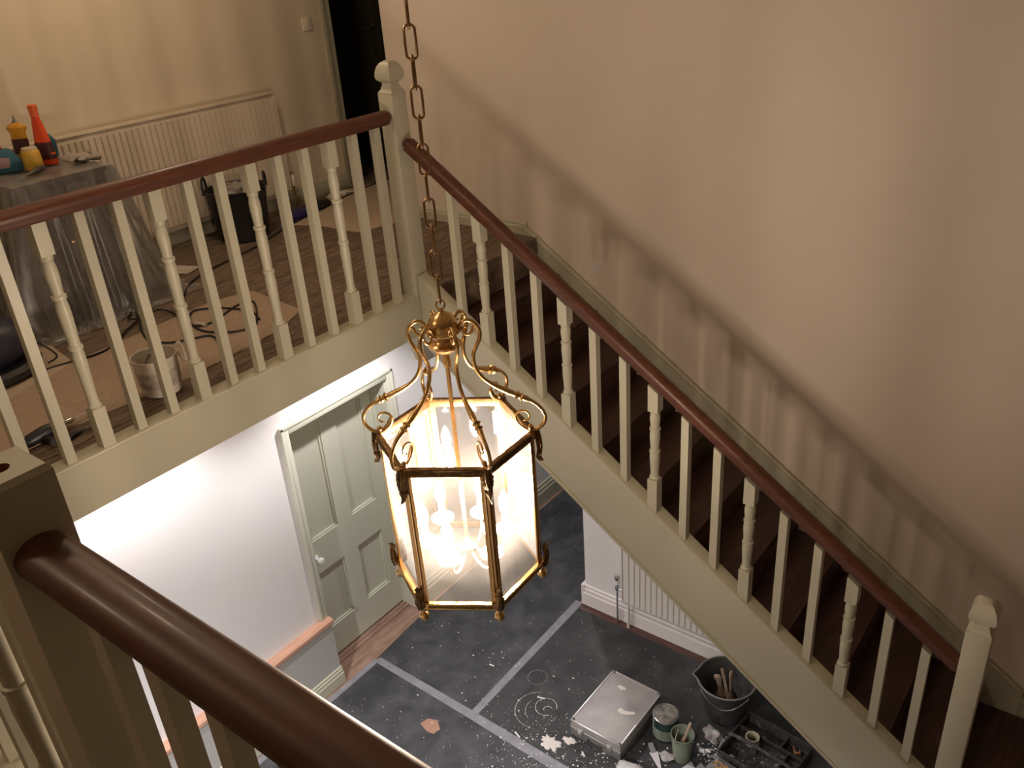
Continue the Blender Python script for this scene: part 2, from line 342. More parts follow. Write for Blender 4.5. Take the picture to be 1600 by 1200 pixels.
for j in (1, 2):
    obj('tread', MB().box(-.16, 1.2, 3.24-.27*j, 3.24-.27*(j-1), NZ(12)-.196*j-.03, NZ(12)-.196*j), TREAD, hl)
    obj('riser', MB().box(-.16, 1.2, 3.24-.27*j+.02, 3.24-.27*(j-1), ZF, NZ(12)-.196*j-.031), TREAD, hl)
skirting('baseboard_half_landing', [(4.43-p[0], NZ(12)+p[1]*1.9) for p in sk], -.06, 1.6, 'x', STONE)

# ------------------------------------------------------------------ balustrades
rail_prof = []
for i in range(18):
    a = pi*i/17*1.0
    rail_prof.append((.038*math.cos(a), .010+.030*math.sin(a)))
rail_prof = rail_prof+[(-.036, -.004), (-.030, -.014), (-.030, -.022), (-.024, -.030), (.024, -.030), (.030, -.022), (.030, -.014), (.036, -.004)]
def finial(cx, cy, z, w, mbk=None):
    s = math.sqrt(2)*.5*w; f = s/.05*1.0
    prof = [(s*.98, z), (s*.98, z+.006), (s*.72, z+.022), (s*.70, z+.030), (s*.60, z+.040), (s*.62, z+.052), (s*.98, z+.066), (s*1.06, z+.082), (s*1.02, z+.105), (s*.88, z+.128), (s*.62, z+.146), (s*.3, z+.156), (s*.02, z+.160)]
    M_ = Matrix.Translation(Vector((cx, cy, 0)))
    return MB().lathe(prof, 4, M_, a0=pi/4)
TURN = [(0, 0)]
def turned_mb(h, zt_cut=None, slope=0.0, sw=.027):
    """turned baluster standing at the origin: square blocks, rings and vase shapes between; h is its height at the centre"""
    mb = MB(); b0 = .175; b1 = h-.125
    mb.box(-sw, sw, -sw, sw, 0, b0)
    vs = [(x, y, z) for z in (b1,) for (x, y) in ((-sw, -sw), (sw, -sw), (sw, sw), (-sw, sw))]+[(x, y, h+slope*x) for (x, y) in ((-sw, -sw), (sw, -sw), (sw, sw), (-sw, sw))]
    mb.add(vs, [(3,2,1,0),(4,5,6,7),(0,1,5,4),(1,2,6,5),(2,3,7,6),(3,0,4,7)])
    H = b1-b0; r = .0262*(sw/.027)
    p = [(r*.92, 0), (r*1.02, .004), (r*1.02, .012), (r*.84, .018), (r*.80, .05*H+.012), (r*.84, .14*H), (r*.93, .24*H), (r*.99, .32*H), (r*.95, .375*H), (r*.82, .398*H), (r*1.06, .402*H), (r*1.06, .425*H), (r*.84, .430*H),
         (r*.86, .47*H), (r*.93, .54*H), (r*1.0, .62*H), (r*.98, .68*H), (r*.84, .725*H), (r*1.06, .730*H), (r*1.06, .752*H), (r*.82, .757*H), (r*.88, .80*H), (r*1.0, .87*H), (r*.98, .92*H), (r*.80, .965*H), (r*.96, .972*H), (r*.96, H)]
    mb.lathe([(a, b0+z) for a, z in p], 18)
    return mb
def square_mb(h, slope=0.0, sw=.0195):
    mb = MB()
    vs = [(x, y, 0) for (x, y) in ((-sw, -sw), (sw, -sw), (sw, sw), (-sw, sw))]+[(x, y, h+slope*x) for (x, y) in ((-sw, -sw), (sw, -sw), (sw, sw), (-sw, sw))]
    return mb.add(vs, [(3,2,1,0),(4,5,6,7),(0,1,5,4),(1,2,6,5),(2,3,7,6),(3,0,4,7)])
def stair_baluster(h, base_slope, slope, turned):
    mb = turned_mb(h, slope=slope) if turned else square_mb(h, slope=slope)
    mb.v = [(x, y, z+base_slope*x) if z < 1e-6 else (x, y, z) for (x, y, z) in mb.v]
    return mb
def place(mb, name, pos, mt, parent, **k):
    mb.v = [(v[0]+pos[0], v[1]+pos[1], v[2]+pos[2]) for v in mb.v]
    return obj(name, mb, mt, parent, **k)
def newel(parent, x0, x1, y0, y1, zb, zt, with_finial=True, mt=None):
    mb = MB().box(x0, x1, y0, y1, zb, zt)
    n = obj('newel_post', mb, mt or STONE, parent, bevel=.004)
    if with_finial: obj('finial', finial((x0+x1)/2, (y0+y1)/2, zt, x1-x0), mt or STONE, n, smooth=30)
    return n

# gallery balustrade
gb = empty('gallery_balustrade', (XG-.02, 1.7, ZL), 'gallery balustrade along the upper landing, ending at the round topped newel', 'balustrade')
newel(gb, XG-.098, XG+.002, 3.225, 3.328, -2.16, -.665)
gx = XG-.030; RZ = -.775       # rail centre height
obj('handrail', MB().sweep(rail_prof, (gx, .36, RZ), (gx, 3.19, RZ)).tube([(gx, 3.18, RZ+.004), (gx, 3.20, RZ+.004), (gx, 3.212, RZ+.004), (gx, 3.22, RZ+.004)], [.035, .033, .026, .012], 16), MAHOG, gb, smooth=40)
first = {}
for i in range(18):
    y = 3.105-.1578*i; t = i % 3 == 2; hgt = RZ-.03-(ZL+.012)
    pos = (gx, y, ZL+.012)
    if t not in first: first[t] = place(turned_mb(hgt) if t else square_mb(hgt), 'turned_baluster' if t else 'square_baluster', pos, STONE, gb, smooth=30)
    else: put_copy(first[t], 'turned_baluster' if t else 'square_baluster', pos, gb)
newel(gb, XG-.098, XG+.002, .332, .432, ZU-.1, -.665)

# stair balustrade
sb = empty('stair_balustrade', (-1.8, 3.27, -3.2), 'sloping stair balustrade with worn mahogany rail and stone painted balusters', 'balustrade')
RT = lambda x: -.858-.686*(x+3.24)     # top of the sloping handrail
sly = 3.27; ang = math.atan(.686)
xa, xb = -3.25, -.285
off = .040/math.cos(ang)
obj('handrail', MB().sweep(rail_prof, (xa+.03, sly, RT(xa+.03)-off), (xb, sly, RT(xb)-off)).tube([(xa+.035, sly, RT(xa+.035)-off+.002), (xa+.022, sly, RT(xa+.022)-off+.002), (xa+.012, sly, RT(xa+.012)-off+.002), (xa+.006, sly, RT(xa+.006)-off+.002)], [.034, .032, .024, .010], 16), MAHOGX, sb, smooth=40)
fs = {}
for i in range(16):
    x = -2.962+.1695*i; t = i % 3 == 1
    zb_ = ST(x)+.012; zt_ = RT(x)-off-.032/math.cos(ang)
    pos = (x, sly, zb_)
    if t not in fs:
        mb = stair_baluster(zt_-zb_, -.696, -.686, t); lo = min(v[2] for v in mb.v)
        fs[t] = (place(mb, 'turned_baluster' if t else 'square_baluster', pos, STONE, sb, smooth=30), lo)
    else:
        o, lo = fs[t]; put_copy(o, 'turned_baluster' if t else 'square_baluster', (x, sly, zb_+lo), sb)
newel(sb, -.287, -.187, 3.222, 3.322, ZF, -2.70)

# near balustrade, under the camera
nb = empty('near_balustrade', (-.9, .385, ZL), 'nearest balustrade with a thick shiny mahogany rail at the lower left', 'balustrade')
NY = .384
n0 = newel(nb, -1.379, -1.271, .333, .442, ZU-.02, -.672, False)
bpy.data.objects.remove(n0)
def hollow_newel():
    x0, x1, y0, y1, zb, zt = -1.379, -1.271, .333, .442, ZU-.02, -.662
    mb = MB().box(x0, x1, y0, y1, zb, zt-.010)
    cx, cy = (x0+x1)/2, (y0+y1)/2; r = .0155; n = 24
    out = []
    for i in range(n):
        a = 2*pi*i/n; c, s = math.cos(a), math.sin(a); k = 1/max(abs(c), abs(s))
        out.append((cx+c*k*(x1-x0-.012)/2, cy+s*k*(y1-y0-.012)/2))
    vs = [(p[0], p[1], zt) for p in out]+[(cx+r*math.cos(2*pi*i/n), cy+r*math.sin(2*pi*i/n), zt) for i in range(n)]
    fc = [(i, (i+1) % n, n+(i+1) % n, n+i) for i in range(n)]
    low = []
    for i in range(n):
        a = 2*pi*i/n; c, s = math.cos(a), math.sin(a); k = 1/max(abs(c), abs(s)); low.append((cx+c*k*(x1-x0)/2, cy+s*k*(y1-y0)/2, zt-.010))
    vs += low; fc += [(2*n+i, 2*n+(i+1) % n, (i+1) % n, i) for i in range(n)]
    m2_ = MB().add(vs, fc)
    shaft = MB().box(x0, x1, y0, y1, zb, zt-.0101)
    shaft.f = [f for f in shaft.f if f != (4, 5, 6, 7)]
    shaft.add(m2_.v, m2_.f)
    return shaft, cx, cy, r, zt
shaft, cx, cy, r, zt = hollow_newel()
nn = obj('newel_post', shaft, STONE, nb, label='newel post without finial, dowel hole in its top')
obj('dowel_hole', MB().lathe([(r, zt), (r, zt-.05), (0, zt-.05)], 24, Matrix.Translation(Vector((cx, cy, 0))), cap=False), mat('raw_wood_hole', (.26, .11, .05), .9), nn)
near_prof = [(p[0]*1.13, p[1]*1.1 if p[1] > -.005 else p[1]*.8) for p in rail_prof]
NR = -.806
obj('handrail', MB().sweep(near_prof, (-1.269, NY, NR), (1.5, NY, NR)), MAHOGX, nb, smooth=40)
obj('handrail', MB().sweep(near_prof, (XG+.01, NY, NR), (-1.381, NY, NR)), MAHOGX, nb, smooth=40)
fn = {}
def oblong(mb): mb.v = [(x, y*.80-.003, z) for (x, y, z) in mb.v]; return mb
def nbal(x, t):
    hgt = NR-.026-(ZL+.012); pos = (x, .377, ZL+.012)
    if t not in fn: fn[t] = place(turned_mb(hgt, sw=.029) if t else oblong(square_mb(hgt, sw=.0193)), 'turned_baluster' if t else 'square_baluster', pos, STONE, nb, smooth=30)
    else: put_copy(fn[t], 'turned_baluster' if t else 'square_baluster', pos, nb)
for i in range(17): nbal(-1.106+.145*i-(.006 if i else 0), i % 3 == 2 and i > 6)
for i in range(11): nbal(-1.545-.158*i, i % 3 == 1)

# ------------------------------------------------------------------ hexagonal lantern
LX, LY, LZ = -1.543, 1.615, -1.300       # axis and top rim
lan = empty('hanging_lantern', (LX, LY, LZ-.52), 'large lit hexagonal brass lantern hanging on a long chain in the stairwell', 'lantern')
A0 = math.radians(-28.07)                # direction of the front right corner
RC = .236
def cor(i, r=RC): a = A0+i*pi/3; return Vector((LX+r*math.cos(a), LY+r*math.sin(a), 0))
def V3(p, z): return Vector((p[0], p[1], z))
ZB = LZ-.478
for nm, zc, hh in (('top_rim', LZ, .026), ('bottom_rim', ZB, .022)):
    for i in range(6):
        a, b = cor(i), cor(i+1); d = (b-a).normalized(); outn = Vector((d.y, -d.x, 0))
        pr = [(-.008, -hh/2), (.006, -hh/2), (.009, -hh/2+.004), (.006, -hh/2+.008), (.006, hh/2-.008), (.009, hh/2-.004), (.006, hh/2), (-.008, hh/2)]
        rim = obj(nm, MB().sweep(pr, V3(a, zc)-d*.002, V3(b, zc)+d*.002), BRASS if nm == 'bottom_rim' else ABRASS, lan, bevel=.0008)
        # twisted rope ornament along the face of the rim
        mb = MB(); L = (b-a).length
        for s_ in (0, pi):
            pts = [V3(a+d*(.02+(L-.04)*q/60)+outn*(.0075), zc+.0042*math.sin(q/60*9*2*pi+s_)) for q in range(61)]
            mb.tube(pts, .0013, 4)
        obj('rope_ornament', mb, ABRASS, rim)
for i in range(6):
    c = cor(i, RC-.002); mb = MB()
    for sgn in (1, -1):
        d = (cor(i+sgn)-cor(i)).normalized(); nrm = Vector((-d.y, d.x, 0)); inward = (Vector((LX, LY, 0))-c)
        if nrm.dot(inward) < 0: nrm = -nrm
        q = [c, c+d*.021, c+d*.021+nrm*.004, c+nrm*.004]
        mb.prism([(p.x, p.y) for p in q], ZB, LZ)
        q2 = [c-nrm*.001+d*.006, c-nrm*.003+d*.009, c-nrm*.001+d*.012]
        mb.prism([(p.x, p.y) for p in q2], ZB+.01, LZ-.01)
    obj('corner_post', mb, BRASS, lan)
    # ball foot
    f = cor(i, RC-.004)
    obj('ball_foot', MB().lathe([(.0, -.052), (.009, -.049), (.0145, -.040), (.016, -.031), (.0135, -.022), (.007, -.016), (.010, -.012), (.011, -.006), (.010, .006)], 14, Matrix.Translation(V3(f, ZB-.008))), BRASS, lan, smooth=40)
# bevelled panes
for i in range(6):
    a, b = cor(i, RC-.010), cor(i+1, RC-.010); d = (b-a).normalized(); nrm = Vector((d.y, -d.x, 0)); L = (b-a).length
    def pt(s, z, o): p = a+d*s+nrm*o; return (p.x, p.y, z)
    e = .006; g = .020; zt_, zb_ = LZ-.012, ZB+.010
    outer = [pt(e, zb_, 0), pt(L-e, zb_, 0), pt(L-e, zt_, 0), pt(e, zt_, 0)]
    inner = [pt(e+g, zb_+g, .0022), pt(L-e-g, zb_+g, .0022), pt(L-e-g, zt_-g, .0022), pt(e+g, zt_-g, .0022)]
    obj('glass_pane', MB().add(outer+inner, [(4,5,6,7),(0,1,5,4),(1,2,6,5),(2,3,7,6),(3,0,4,7)]), GLASS, lan)
# acanthus leaves at each corner, top and bottom
def leaf(corner_i, z0, L, dirn):
    mb = MB(); a = A0+corner_i*pi/3; rad = Vector((math.cos(a), math.sin(a), 0)); tan = Vector((-rad.y, rad.x, 0)); c = cor(corner_i, RC+.003)
    n = 14; rows = []
    for j in range(n+1):
        t = j/n; wv = .020*(math.sin(pi*min(1, t*1.15+.18))**.7 if t < .7 else max(.12, 1-(t-.7)/.3)*.75)
        if j % 2: wv *= .74
        bul = .010*math.sin(pi*t*.9)+.006*(1-t)-(.0 if t < .85 else -.012*(t-.85)/.15)
        z = z0+dirn*t*L; rows.append((wv, bul, z))
    vs = []; fc = []
    for (wv, bul, z) in rows:
        for (s, o) in ((-1, -.010), (-.5, .001), (0, .004), (.5, .001), (1, -.010)):
            p = c+tan*(s*wv)+rad*(bul+o); vs.append((p.x, p.y, z))
    for j in range(n):
        for q in range(4): fc.append((j*5+q, j*5+q+1, (j+1)*5+q+1, (j+1)*5+q))
    mb.add(vs, fc)
    for s in (-.55, 0, .55):     # raised veins
        pts = [c+tan*(s*r_[0])+rad*(r_[1]+(.005 if s == 0 else .002))+Vector((0, 0, r_[2])) for r_ in rows]
        mb.tube(pts, [.0022*(1-.6*j/n) for j in range(n+1)], 5)
    return mb
for i in range(6):
    obj('acanthus_leaf', leaf(i, LZ+.012, .105, -1), ABRASS, lan, smooth=50)
    obj('acanthus_leaf', leaf(i, ZB-.008, .085, 1), ABRASS, lan, smooth=50)
# scroll arms from the cap to the rim corners
arm_prof = [(.060, .338), (.070, .334), (.076, .341), (.070, .350), (.058, .349), (.050, .338), (.054, .327), (.066, .321), (.079, .327), (.084, .343), (.074, .360), (.062, .362)]
arm_main = [(.046, .344), (.052, .358), (.064, .367), (.079, .366), (.094, .353), (.102, .332), (.099, .310), (.090, .290), (.080, .268), (.077, .243), (.083, .215), (.099, .188), (.125, .166), (.163, .145), (.2, .127), (.235, .109), (.260, .086), (.271, .060), (.266, .036), (.248, .018), (.227, .012)]
arm_curl = [(.227, .012), (.214, .017), (.200, .028), (.188, .043), (.184, .060), (.190, .072), (.201, .078), (.214, .077), (.223, .068), (.224, .056), (.216, .047), (.207, .048)]
arm_up = [(.094, .353), (.085, .346), (.080, .334), (.070, .324), (.058, .327), (.053, .338), (.060, .348), (.069, .345)]
for i in range(6):
    a = A0+i*pi/3; rad = Vector((math.cos(a), math.sin(a), 0)); tan = Vector((-rad.y, rad.x, 0))
    P = lambda q: Vector((LX, LY, LZ))+rad*q[0]+Vector((0, 0, q[1]))
    pts = smooth_path([P(q) for q in arm_main], 4); n = len(pts)
    rs = []
    for j in range(n):
        t = j/(n-1); r_ = .0058
        if .58 < t < .665: r_ = .0058+.0040*(t-.58)/.085     # swells toward the collar
        elif .665 <= t < .78: r_ = .0085-.0030*(t-.665)/.115
        rs.append(r_)
    arm = obj('scroll_arm', MB().tube(pts, rs, 8, up=tan), BRASS, lan, smooth=60)
    obj('end_curl', MB().tube(smooth_path([P(q) for q in arm_curl], 4), [.0050*(1-.45*j/44) for j in range(45)], 7, up=tan).lathe([(0, -.008), (.008, -.004), (.009, .002), (.006, .009), (0, .011)], 10, Matrix.Translation(P((.226, .022)))), BRASS, arm, smooth=60)
    obj('upper_curl', MB().tube(smooth_path([P(q) for q in arm_up], 4), [.0050*(1-.4*j/28) for j in range(29)], 7, up=tan), BRASS, arm, smooth=60)
    q0, q1 = P((.190, .132)), P((.210, .122)); dd = (q1-q0).normalized(); Mq = Matrix.Translation(P((.2, .127))) @ dd.to_track_quat('Z', 'Y').to_matrix().to_4x4()
    obj('collar', MB().lathe([(.006, -.020), (.0085, -.012), (.0145, -.009), (.0095, -.004), (.0085, 0), (.0095, .004), (.0135, .008), (.0080, .012), (.0095, .018), (.006, .034)], 12, Mq), BRASS, arm, smooth=40)
    pl = [P(q) for q in ((.216, .020), (.200, .034), (.192, .052), (.189, .066))]
    obj('curl_leaf', MB().tube(pl, [.004, .0075, .0055, .001], 6, flat=.4, up=tan), ABRASS, arm, smooth=60)
# cap and central rod
obj('cap', MB().lathe([(0, .272), (.018, .272), (.030, .278), (.040, .288), (.046, .292), (.047, .298), (.036, .303), (.030, .312), (.033, .322), (.044, .330), (.049, .335), (.049, .341), (.044, .346), (.043, .356), (.039, .370), (.028, .384), (.014, .392), (.008, .396), (.007, .404), (0, .406)], 28, Matrix.Translation(Vector((LX, LY, LZ)))), BRASS, lan, smooth=35)
obj('centre_rod', MB().lathe([(0, -.44), (.010, -.438), (.014, -.425), (.006, -.41), (.0065, .225), (.011, .228), (.012, .24), (.010, .26), (.010, .272)], 14, Matrix.Translation(Vector((LX, LY, LZ)))), BRASS, lan, smooth=35)
obj('hub', MB().lathe([(0, -.455), (.006, -.450), (.009, -.440), (.024, -.428), (.036, -.410), (.036, -.402), (.022, -.395), (.012, -.380), (.007, -.370)], 20, Matrix.Translation(Vector((LX, LY, LZ)))), BRASS, lan, smooth=35)
obj('hanging_loop', MB().tube([(LX+.012*math.cos(q*pi/8)*.72, LY+.012*math.cos(q*pi/8)*.69, LZ+.415+.014*math.sin(q*pi/8)) for q in range(16)], .003, 6, closed=True), BRASS, lan, smooth=60)
for i in range(6):
    a = A0+i*pi/3+math.radians(15); rad = Vector((math.cos(a), math.sin(a), 0)); P = lambda r_, z: Vector((LX, LY, LZ+z))+rad*r_
    R_ = .128; cz = -.378
    arm = obj('candle_arm', MB().tube(smooth_path([P(.015, -.410), P(.040, -.440), P(.075, -.450), P(.105, -.438), P(.118, -.414), P(R_, -.392)], 5), .0042, 7), PORC, lan, smooth=60)
    T = Matrix.Translation(P(R_, 0))
    obj('drip_dish', MB().lathe([(0, cz-.016), (.008, cz-.014), (.010, cz-.006), (.026, cz-.004), (.036, cz+.006), (.038, cz+.012), (.035, cz+.008), (.024, cz), (.0, cz)], 22, T), PORC, arm, smooth=40)
    obj('pendant_drop', MB().lathe([(0, cz-.050), (.005, cz-.044), (.003, cz-.036), (.008, cz-.028), (.006, cz-.014)], 10, T), BRASS, arm, smooth=40)
    obj('candle_tube', MB().lathe([(.0115, cz), (.0115, cz+.062), (.009, cz+.065), (0, cz+.065)], 16, T), CANDLE, arm, smooth=40)
    bz = cz+.065
    obj('flame_bulb', MB().lathe([(0.006, bz), (.010, bz+.008), (.0155, bz+.022), (.0175, bz+.038), (.016, bz+.054), (.011, bz+.072), (.005, bz+.087), (0, bz+.094)], 12, T), BULB, arm, smooth=60)
# chain: every link a part, alternating planes
def link_mb(rot, z):
    pts = []; hw, hh = .0135, .026
    for q in range(20):
        an = 2*pi*q/20; c, s = math.cos(an), math.sin(an)
        pts.append((hw*c, 0, hh*(1 if s > .01 else -1 if s < -.01 else 0)+hw*s))
    M_ = Matrix.Translation(Vector((LX, LY, z))) @ Matrix.Rotation(rot, 4, 'Z')
    return MB().tube([M_ @ Vector(p) for p in pts], .0036, 6, closed=True, up=M_.to_3x3() @ Vector((0, 1, 0)))
z = LZ+.415+.014+.033; k = 0; lk = {}
while z < ZCL-.08:
    r_ = math.radians(43)+(pi/2 if k % 2 == 0 else 0)+random.uniform(-.12, .12)
    obj('chain_link', link_mb(r_, z), CHAINM, lan, smooth=60); z += .0700; k += 1
obj('ceiling_hook', MB().lathe([(.05, ZCL), (.05, ZCL-.006), (.02, ZCL-.03), (.006, ZCL-.04), (.004, z-.03)], 20, Matrix.Translation(Vector((LX, LY, 0)))), CHAINM, lan, smooth=40)

# ------------------------------------------------------------------ radiators
def radiator(root, x0, x1, y0, y1, z0, z1, n, mt, axis):
    """axis 'y': runs along y with its front at x1; axis 'x': runs along x with its front at y0"""
    mb = MB(); L0, L1 = (y0, y1) if axis == 'y' else (x0, x1)
    def bx(a, b, d0, d1, c0, c1):      # a,b along; d depth from the wall side (0) to front (1)
        if axis == 'y': return MB().box(x0+(x1-x0)*d0, x0+(x1-x0)*d1, a, b, c0, c1)
        return MB().box(a, b, y1-(y1-y0)*d1, y1-(y1-y0)*d0, c0, c1)
    obj('panel', bx(L0, L1, .70, .86, z0, z1), mt, root, bevel=.003)
    obj('rear_panel', bx(L0, L1, .2, .34, z0, z1), mt, root)
    obj('top_grille', bx(L0-.003, L1+.003, .16, 1.0, z1-.004, z1+.008), mt, root, bevel=.002)
    obj('side_cover', bx(L0-.004, L0, .16, .98, z0+.03, z1), mt, root); obj('side_cover', bx(L1, L1+.004, .16, .98, z0+.03, z1), mt, root)
    st_ = (L1-L0-.03)/n
    src = None
    for i in range(n):
        a = L0+.015+st_*i
        f_ = MB(); w_ = st_*.62
        if axis == 'y':
            xf0, xf1 = x0+(x1-x0)*.86, x1; f_.prism([(xf0, a+st_*.02), (xf1, a+st_*.14), (xf1, a+st_*.86), (xf0, a+st_*.98)], z0+.035, z1-.035)
        else:
            yf0, yf1 = y1-(y1-y0)*.86, y0; f_.prism([(a+st_*.02, yf0), (a+st_*.12, yf1), (a+st_*.88, yf1), (a+st_*.98, yf0)], z0+.035, z1-.035)
        if src is None: src = obj('convector_rib', f_, mt, root)
        else: put_copy(src, 'convector_rib', Vector(f_.base()), root)
r1 = empty('radiator', (-5.47, 3.0, -1.64), 'long cream panel radiator on the landing wall', 'radiator', 'wall radiators')
radiator(r1, -5.54, -5.43, 1.35, 4.19, -1.645, -.900, 66, RADL, 'y')
obj('valve_pipe', MB().tube([(-5.45, 4.235, ZL), (-5.45, 4.235, -1.60)], .008, 8).tube([(-5.45, 4.235, -1.60), (-5.45, 4.18, -1.60)], .008, 8), BRASS, r1, smooth=60)
obj('valve', MB().lathe([(.012, -1.60), (.018, -1.59), (.018, -1.52), (.010, -1.51), (0, -1.51)], 12, Matrix.Translation(Vector((-5.45, 4.235, 0)))), mat('white_valve', (.6, .55, .45), .4), r1, smooth=40)
r2 = empty('radiator', (-2.0, 4.37, -4.55), 'white panel radiator half hidden under the stairs', 'radiator', 'wall radiators')
radiator(r2, -2.62, -1.35, 4.335, 4.42, -4.515, -3.93, 27, RADW, 'x')
obj('valve_pipe', MB().tube([(-2.675, 4.36, ZF), (-2.675, 4.36, -4.40)], .0075, 8), CHROME, r2, smooth=60)
obj('valve_pipe', MB().tube([(-2.58, 4.36, ZF), (-2.58, 4.36, -4.51)], .011, 8), RADW, r2, smooth=60)
Tv = Matrix.Translation(Vector((-2.675, 4.36, 0)))
obj('valve', MB().lathe([(.010, -4.42), (.016, -4.41), (.017, -4.385), (.012, -4.375), (.012, -4.365), (.017, -4.36)], 14, Tv), CHROME, r2, smooth=40)
obj('valve_head', MB().lathe([(.017, -4.36), (.019, -4.33), (.017, -4.325), (.014, -4.32)], 14, Tv), RADW, r2, smooth=40)
obj('valve_cap', MB().lathe([(.016, -4.32), (.020, -4.315), (.020, -4.285), (.014, -4.275), (0, -4.273)], 14, Tv), CHROME, r2, smooth=40)
obj('valve_joint', MB().tube([(-2.675, 4.36, -4.40), (-2.62, 4.36, -4.40)], .009, 8), CHROME, r2, smooth=60)

# light switch
sw = empty('light_switch', (-5.54, 4.70, -.53), 'small white light switch on the landing wall by the dark doorway', 'switch')
obj('face_plate', MB().box(-5.54, -5.528, 4.645, 4.735, -.53, -.435), mat('switch_white', (.75, .66, .52), .4), sw, bevel=.003)
obj('rocker', MB().box(-5.528, -5.522, 4.68, 4.70, -.50, -.465), mat('switch_white_2', (.72, .63, .5), .4), sw)
# round blanking plate on the stair wall
obj('filler_patch', MB().prism([(-2.83+.027*math.cos(2*pi*q/20), -1.905+.03*math.sin(2*pi*q/20)) for q in range(20)], 4.427, 4.431, 'y'), mat('patch_white', (.66, .63, .62), .8), label='small round pale patch on the stair wall just above the skirting', cat='wall patch')

# ------------------------------------------------------------------ hall floor: protective sheets, tape, paint marks
SHEET = mat('dark_protective_sheet', (.030, .031, .035), .55, color2=(.085, .086, .092), scale=5, bump=.08, bscale=40, lo=.38, hi=.78, detail=9, distort=.6)
SHEET2 = mat('dark_protective_sheet_b', (.024, .025, .027), .6, color2=(.065, .067, .070), scale=4, bump=.08, bscale=40, lo=.40, hi=.80, detail=9, distort=.8)
TAPE = mat('grey_tape', (.26, .255, .28), .5, color2=(.20, .195, .215), scale=12)
FLAKE = mat('white_paint_flakes', (.70, .68, .66), .8)
T0, T1 = ZF-.006, ZF
def thin(name, poly, z0, z1, mt, **k): return obj(name, MB().prism(poly, z0, z1), mt, **k)
thin('protective_sheet', [(-3.99, 3.055), (-3.055, 3.055), (-3.055, 7.9), (-4.04, 7.9), (-4.04, 3.8)], T0, T1, SHEET, label='dark floor sheet in front of the door running back into the passage', cat='floor sheet', group='floor protection sheets')
s2 = empty('protective_sheet', (-2.2, 3.7, T0), 'dark floor sheet along the under stair radiator wall, ringed with paint', 'floor sheet', 'floor protection sheets')
obj('sheet', MB().prism([(-3.05, 3.055), (1.1, 3.055), (1.1, 4.335), (-3.05, 4.335)], T0, T1), SHEET2, s2)
thin('protective_sheet', [(-4.02, -1.5), (1.4, -1.5), (1.4, 3.05), (-4.00, 3.05)], T0, T1, SHEET, label='dark floor sheet nearest the grey dado, with a torn brown hole', cat='floor sheet', group='floor protection sheets')
thin('protective_sheet', [(-2.13, 3.40), (1.0, 3.30), (1.0, 4.0), (-2.08, 4.03)], T1, T1+.003, SHEET2, label='darker sheet offcut lying under the bucket and tins', cat='floor sheet', group='floor protection sheets')
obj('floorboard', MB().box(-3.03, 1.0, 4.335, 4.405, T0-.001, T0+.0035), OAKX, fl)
thin('floor_tape', [(-3.075, 3.03), (-3.020, 3.03), (-3.02, 4.40), (-3.085, 4.40)], T1, T1+.0015, TAPE, label='grey tape strip running from the junction towards the under stair corner', cat='tape', group='tape on the floor sheets')
thin('floor_tape', [(-4.0, 3.025), (-3.97, 3.08), (-3.04, 3.075), (-2.2, 3.06), (-1.0, 3.05), (-1.0, 2.985), (-2.4, 2.99), (-3.07, 3.01)], T1+.0015, T1+.003, TAPE, label='long grey tape strip crossing the floor from the threshold past the case', cat='tape', group='tape on the floor sheets')
thin('floor_tape', [(-4.02, 1.0), (-3.97, 1.0), (-3.955, 3.02), (-4.00, 3.05)], T1, T1+.0015, TAPE, label='pale tape strip along the foot of the grey dado', cat='tape', group='tape on the floor sheets')
def ring(cx, cy, r, a0, a1, w, mbk):
    n = 28; vs = []; fc = []
    for i in range(n+1):
        a = a0+(a1-a0)*i/n; q = w*(.5+.8*random.random())
        for rr, z in ((r-q, T1+.001), (r+q, T1+.001)): vs.append((cx+rr*math.cos(a), cy+rr*math.sin(a), z))
    for i in range(n): fc.append((2*i, 2*i+1, 2*i+3, 2*i+2))
    mbk.add(vs, fc); return mbk
for (cx, cy, r, a0, a1, w_) in ((-2.665, 3.385, .075, .3, 5.6, .0016), (-2.70, 3.33, .155, 2.0, 5.0, .0013), (-2.68, 3.34, .105, 2.8, 4.4, .0013), (-2.87, 3.57, .07, 0, 6.2, .0005), (-2.64, 3.37, .03, 1, 3.8, .0018)):
    obj('paint_ring', ring(cx, cy, r, a0, a1, w_, MB()), FLAKE, s2)
fk = MB()
def flake(x, y, s, z=T1+.0015):
    n = random.choice((4, 5, 6)); a = random.random()*6; el = random.uniform(.35, 1); th = random.random()*pi
    base = []
    for i in range(n):
        an = a+2*pi*i/n; r = s*random.uniform(.55, 1.1); px, py = r*math.cos(an), r*el*math.sin(an)
        base.append((x+px*math.cos(th)-py*math.sin(th), y+px*math.sin(th)+py*math.cos(th)))
    fk.prism(base, z, z+.001+s*.12)
for i in range(850): flake(random.uniform(-3.9, -.9), random.uniform(1.4, 4.25), random.choice((.0015, .002, .0025, .003, .004)))
for i in range(160): flake(random.uniform(-3.9, -3.1), random.uniform(3.1, 6.8), random.choice((.002, .003, .004)))
for i in range(620): flake(random.gauss(-2.45, .28), random.gauss(3.02, .20), random.choice((.002, .003, .004, .006)))
for i in range(160): flake(random.gauss(-1.95, .2), random.gauss(3.2, .15), random.choice((.003, .005, .009)))
for i in range(60): flake(random.uniform(-3.9, -1.5), random.uniform(2.3, 3.9), random.uniform(.006, .011))
for i in range(150): flake(random.uniform(-1.46, -1.08), random.uniform(3.64, 3.97), random.choice((.002, .003, .005)), ZF+.0115)
for i in range(90): flake(random.gauss(-1.56, .05), random.gauss(3.68, .07), random.choice((.004, .006, .009, .012)))
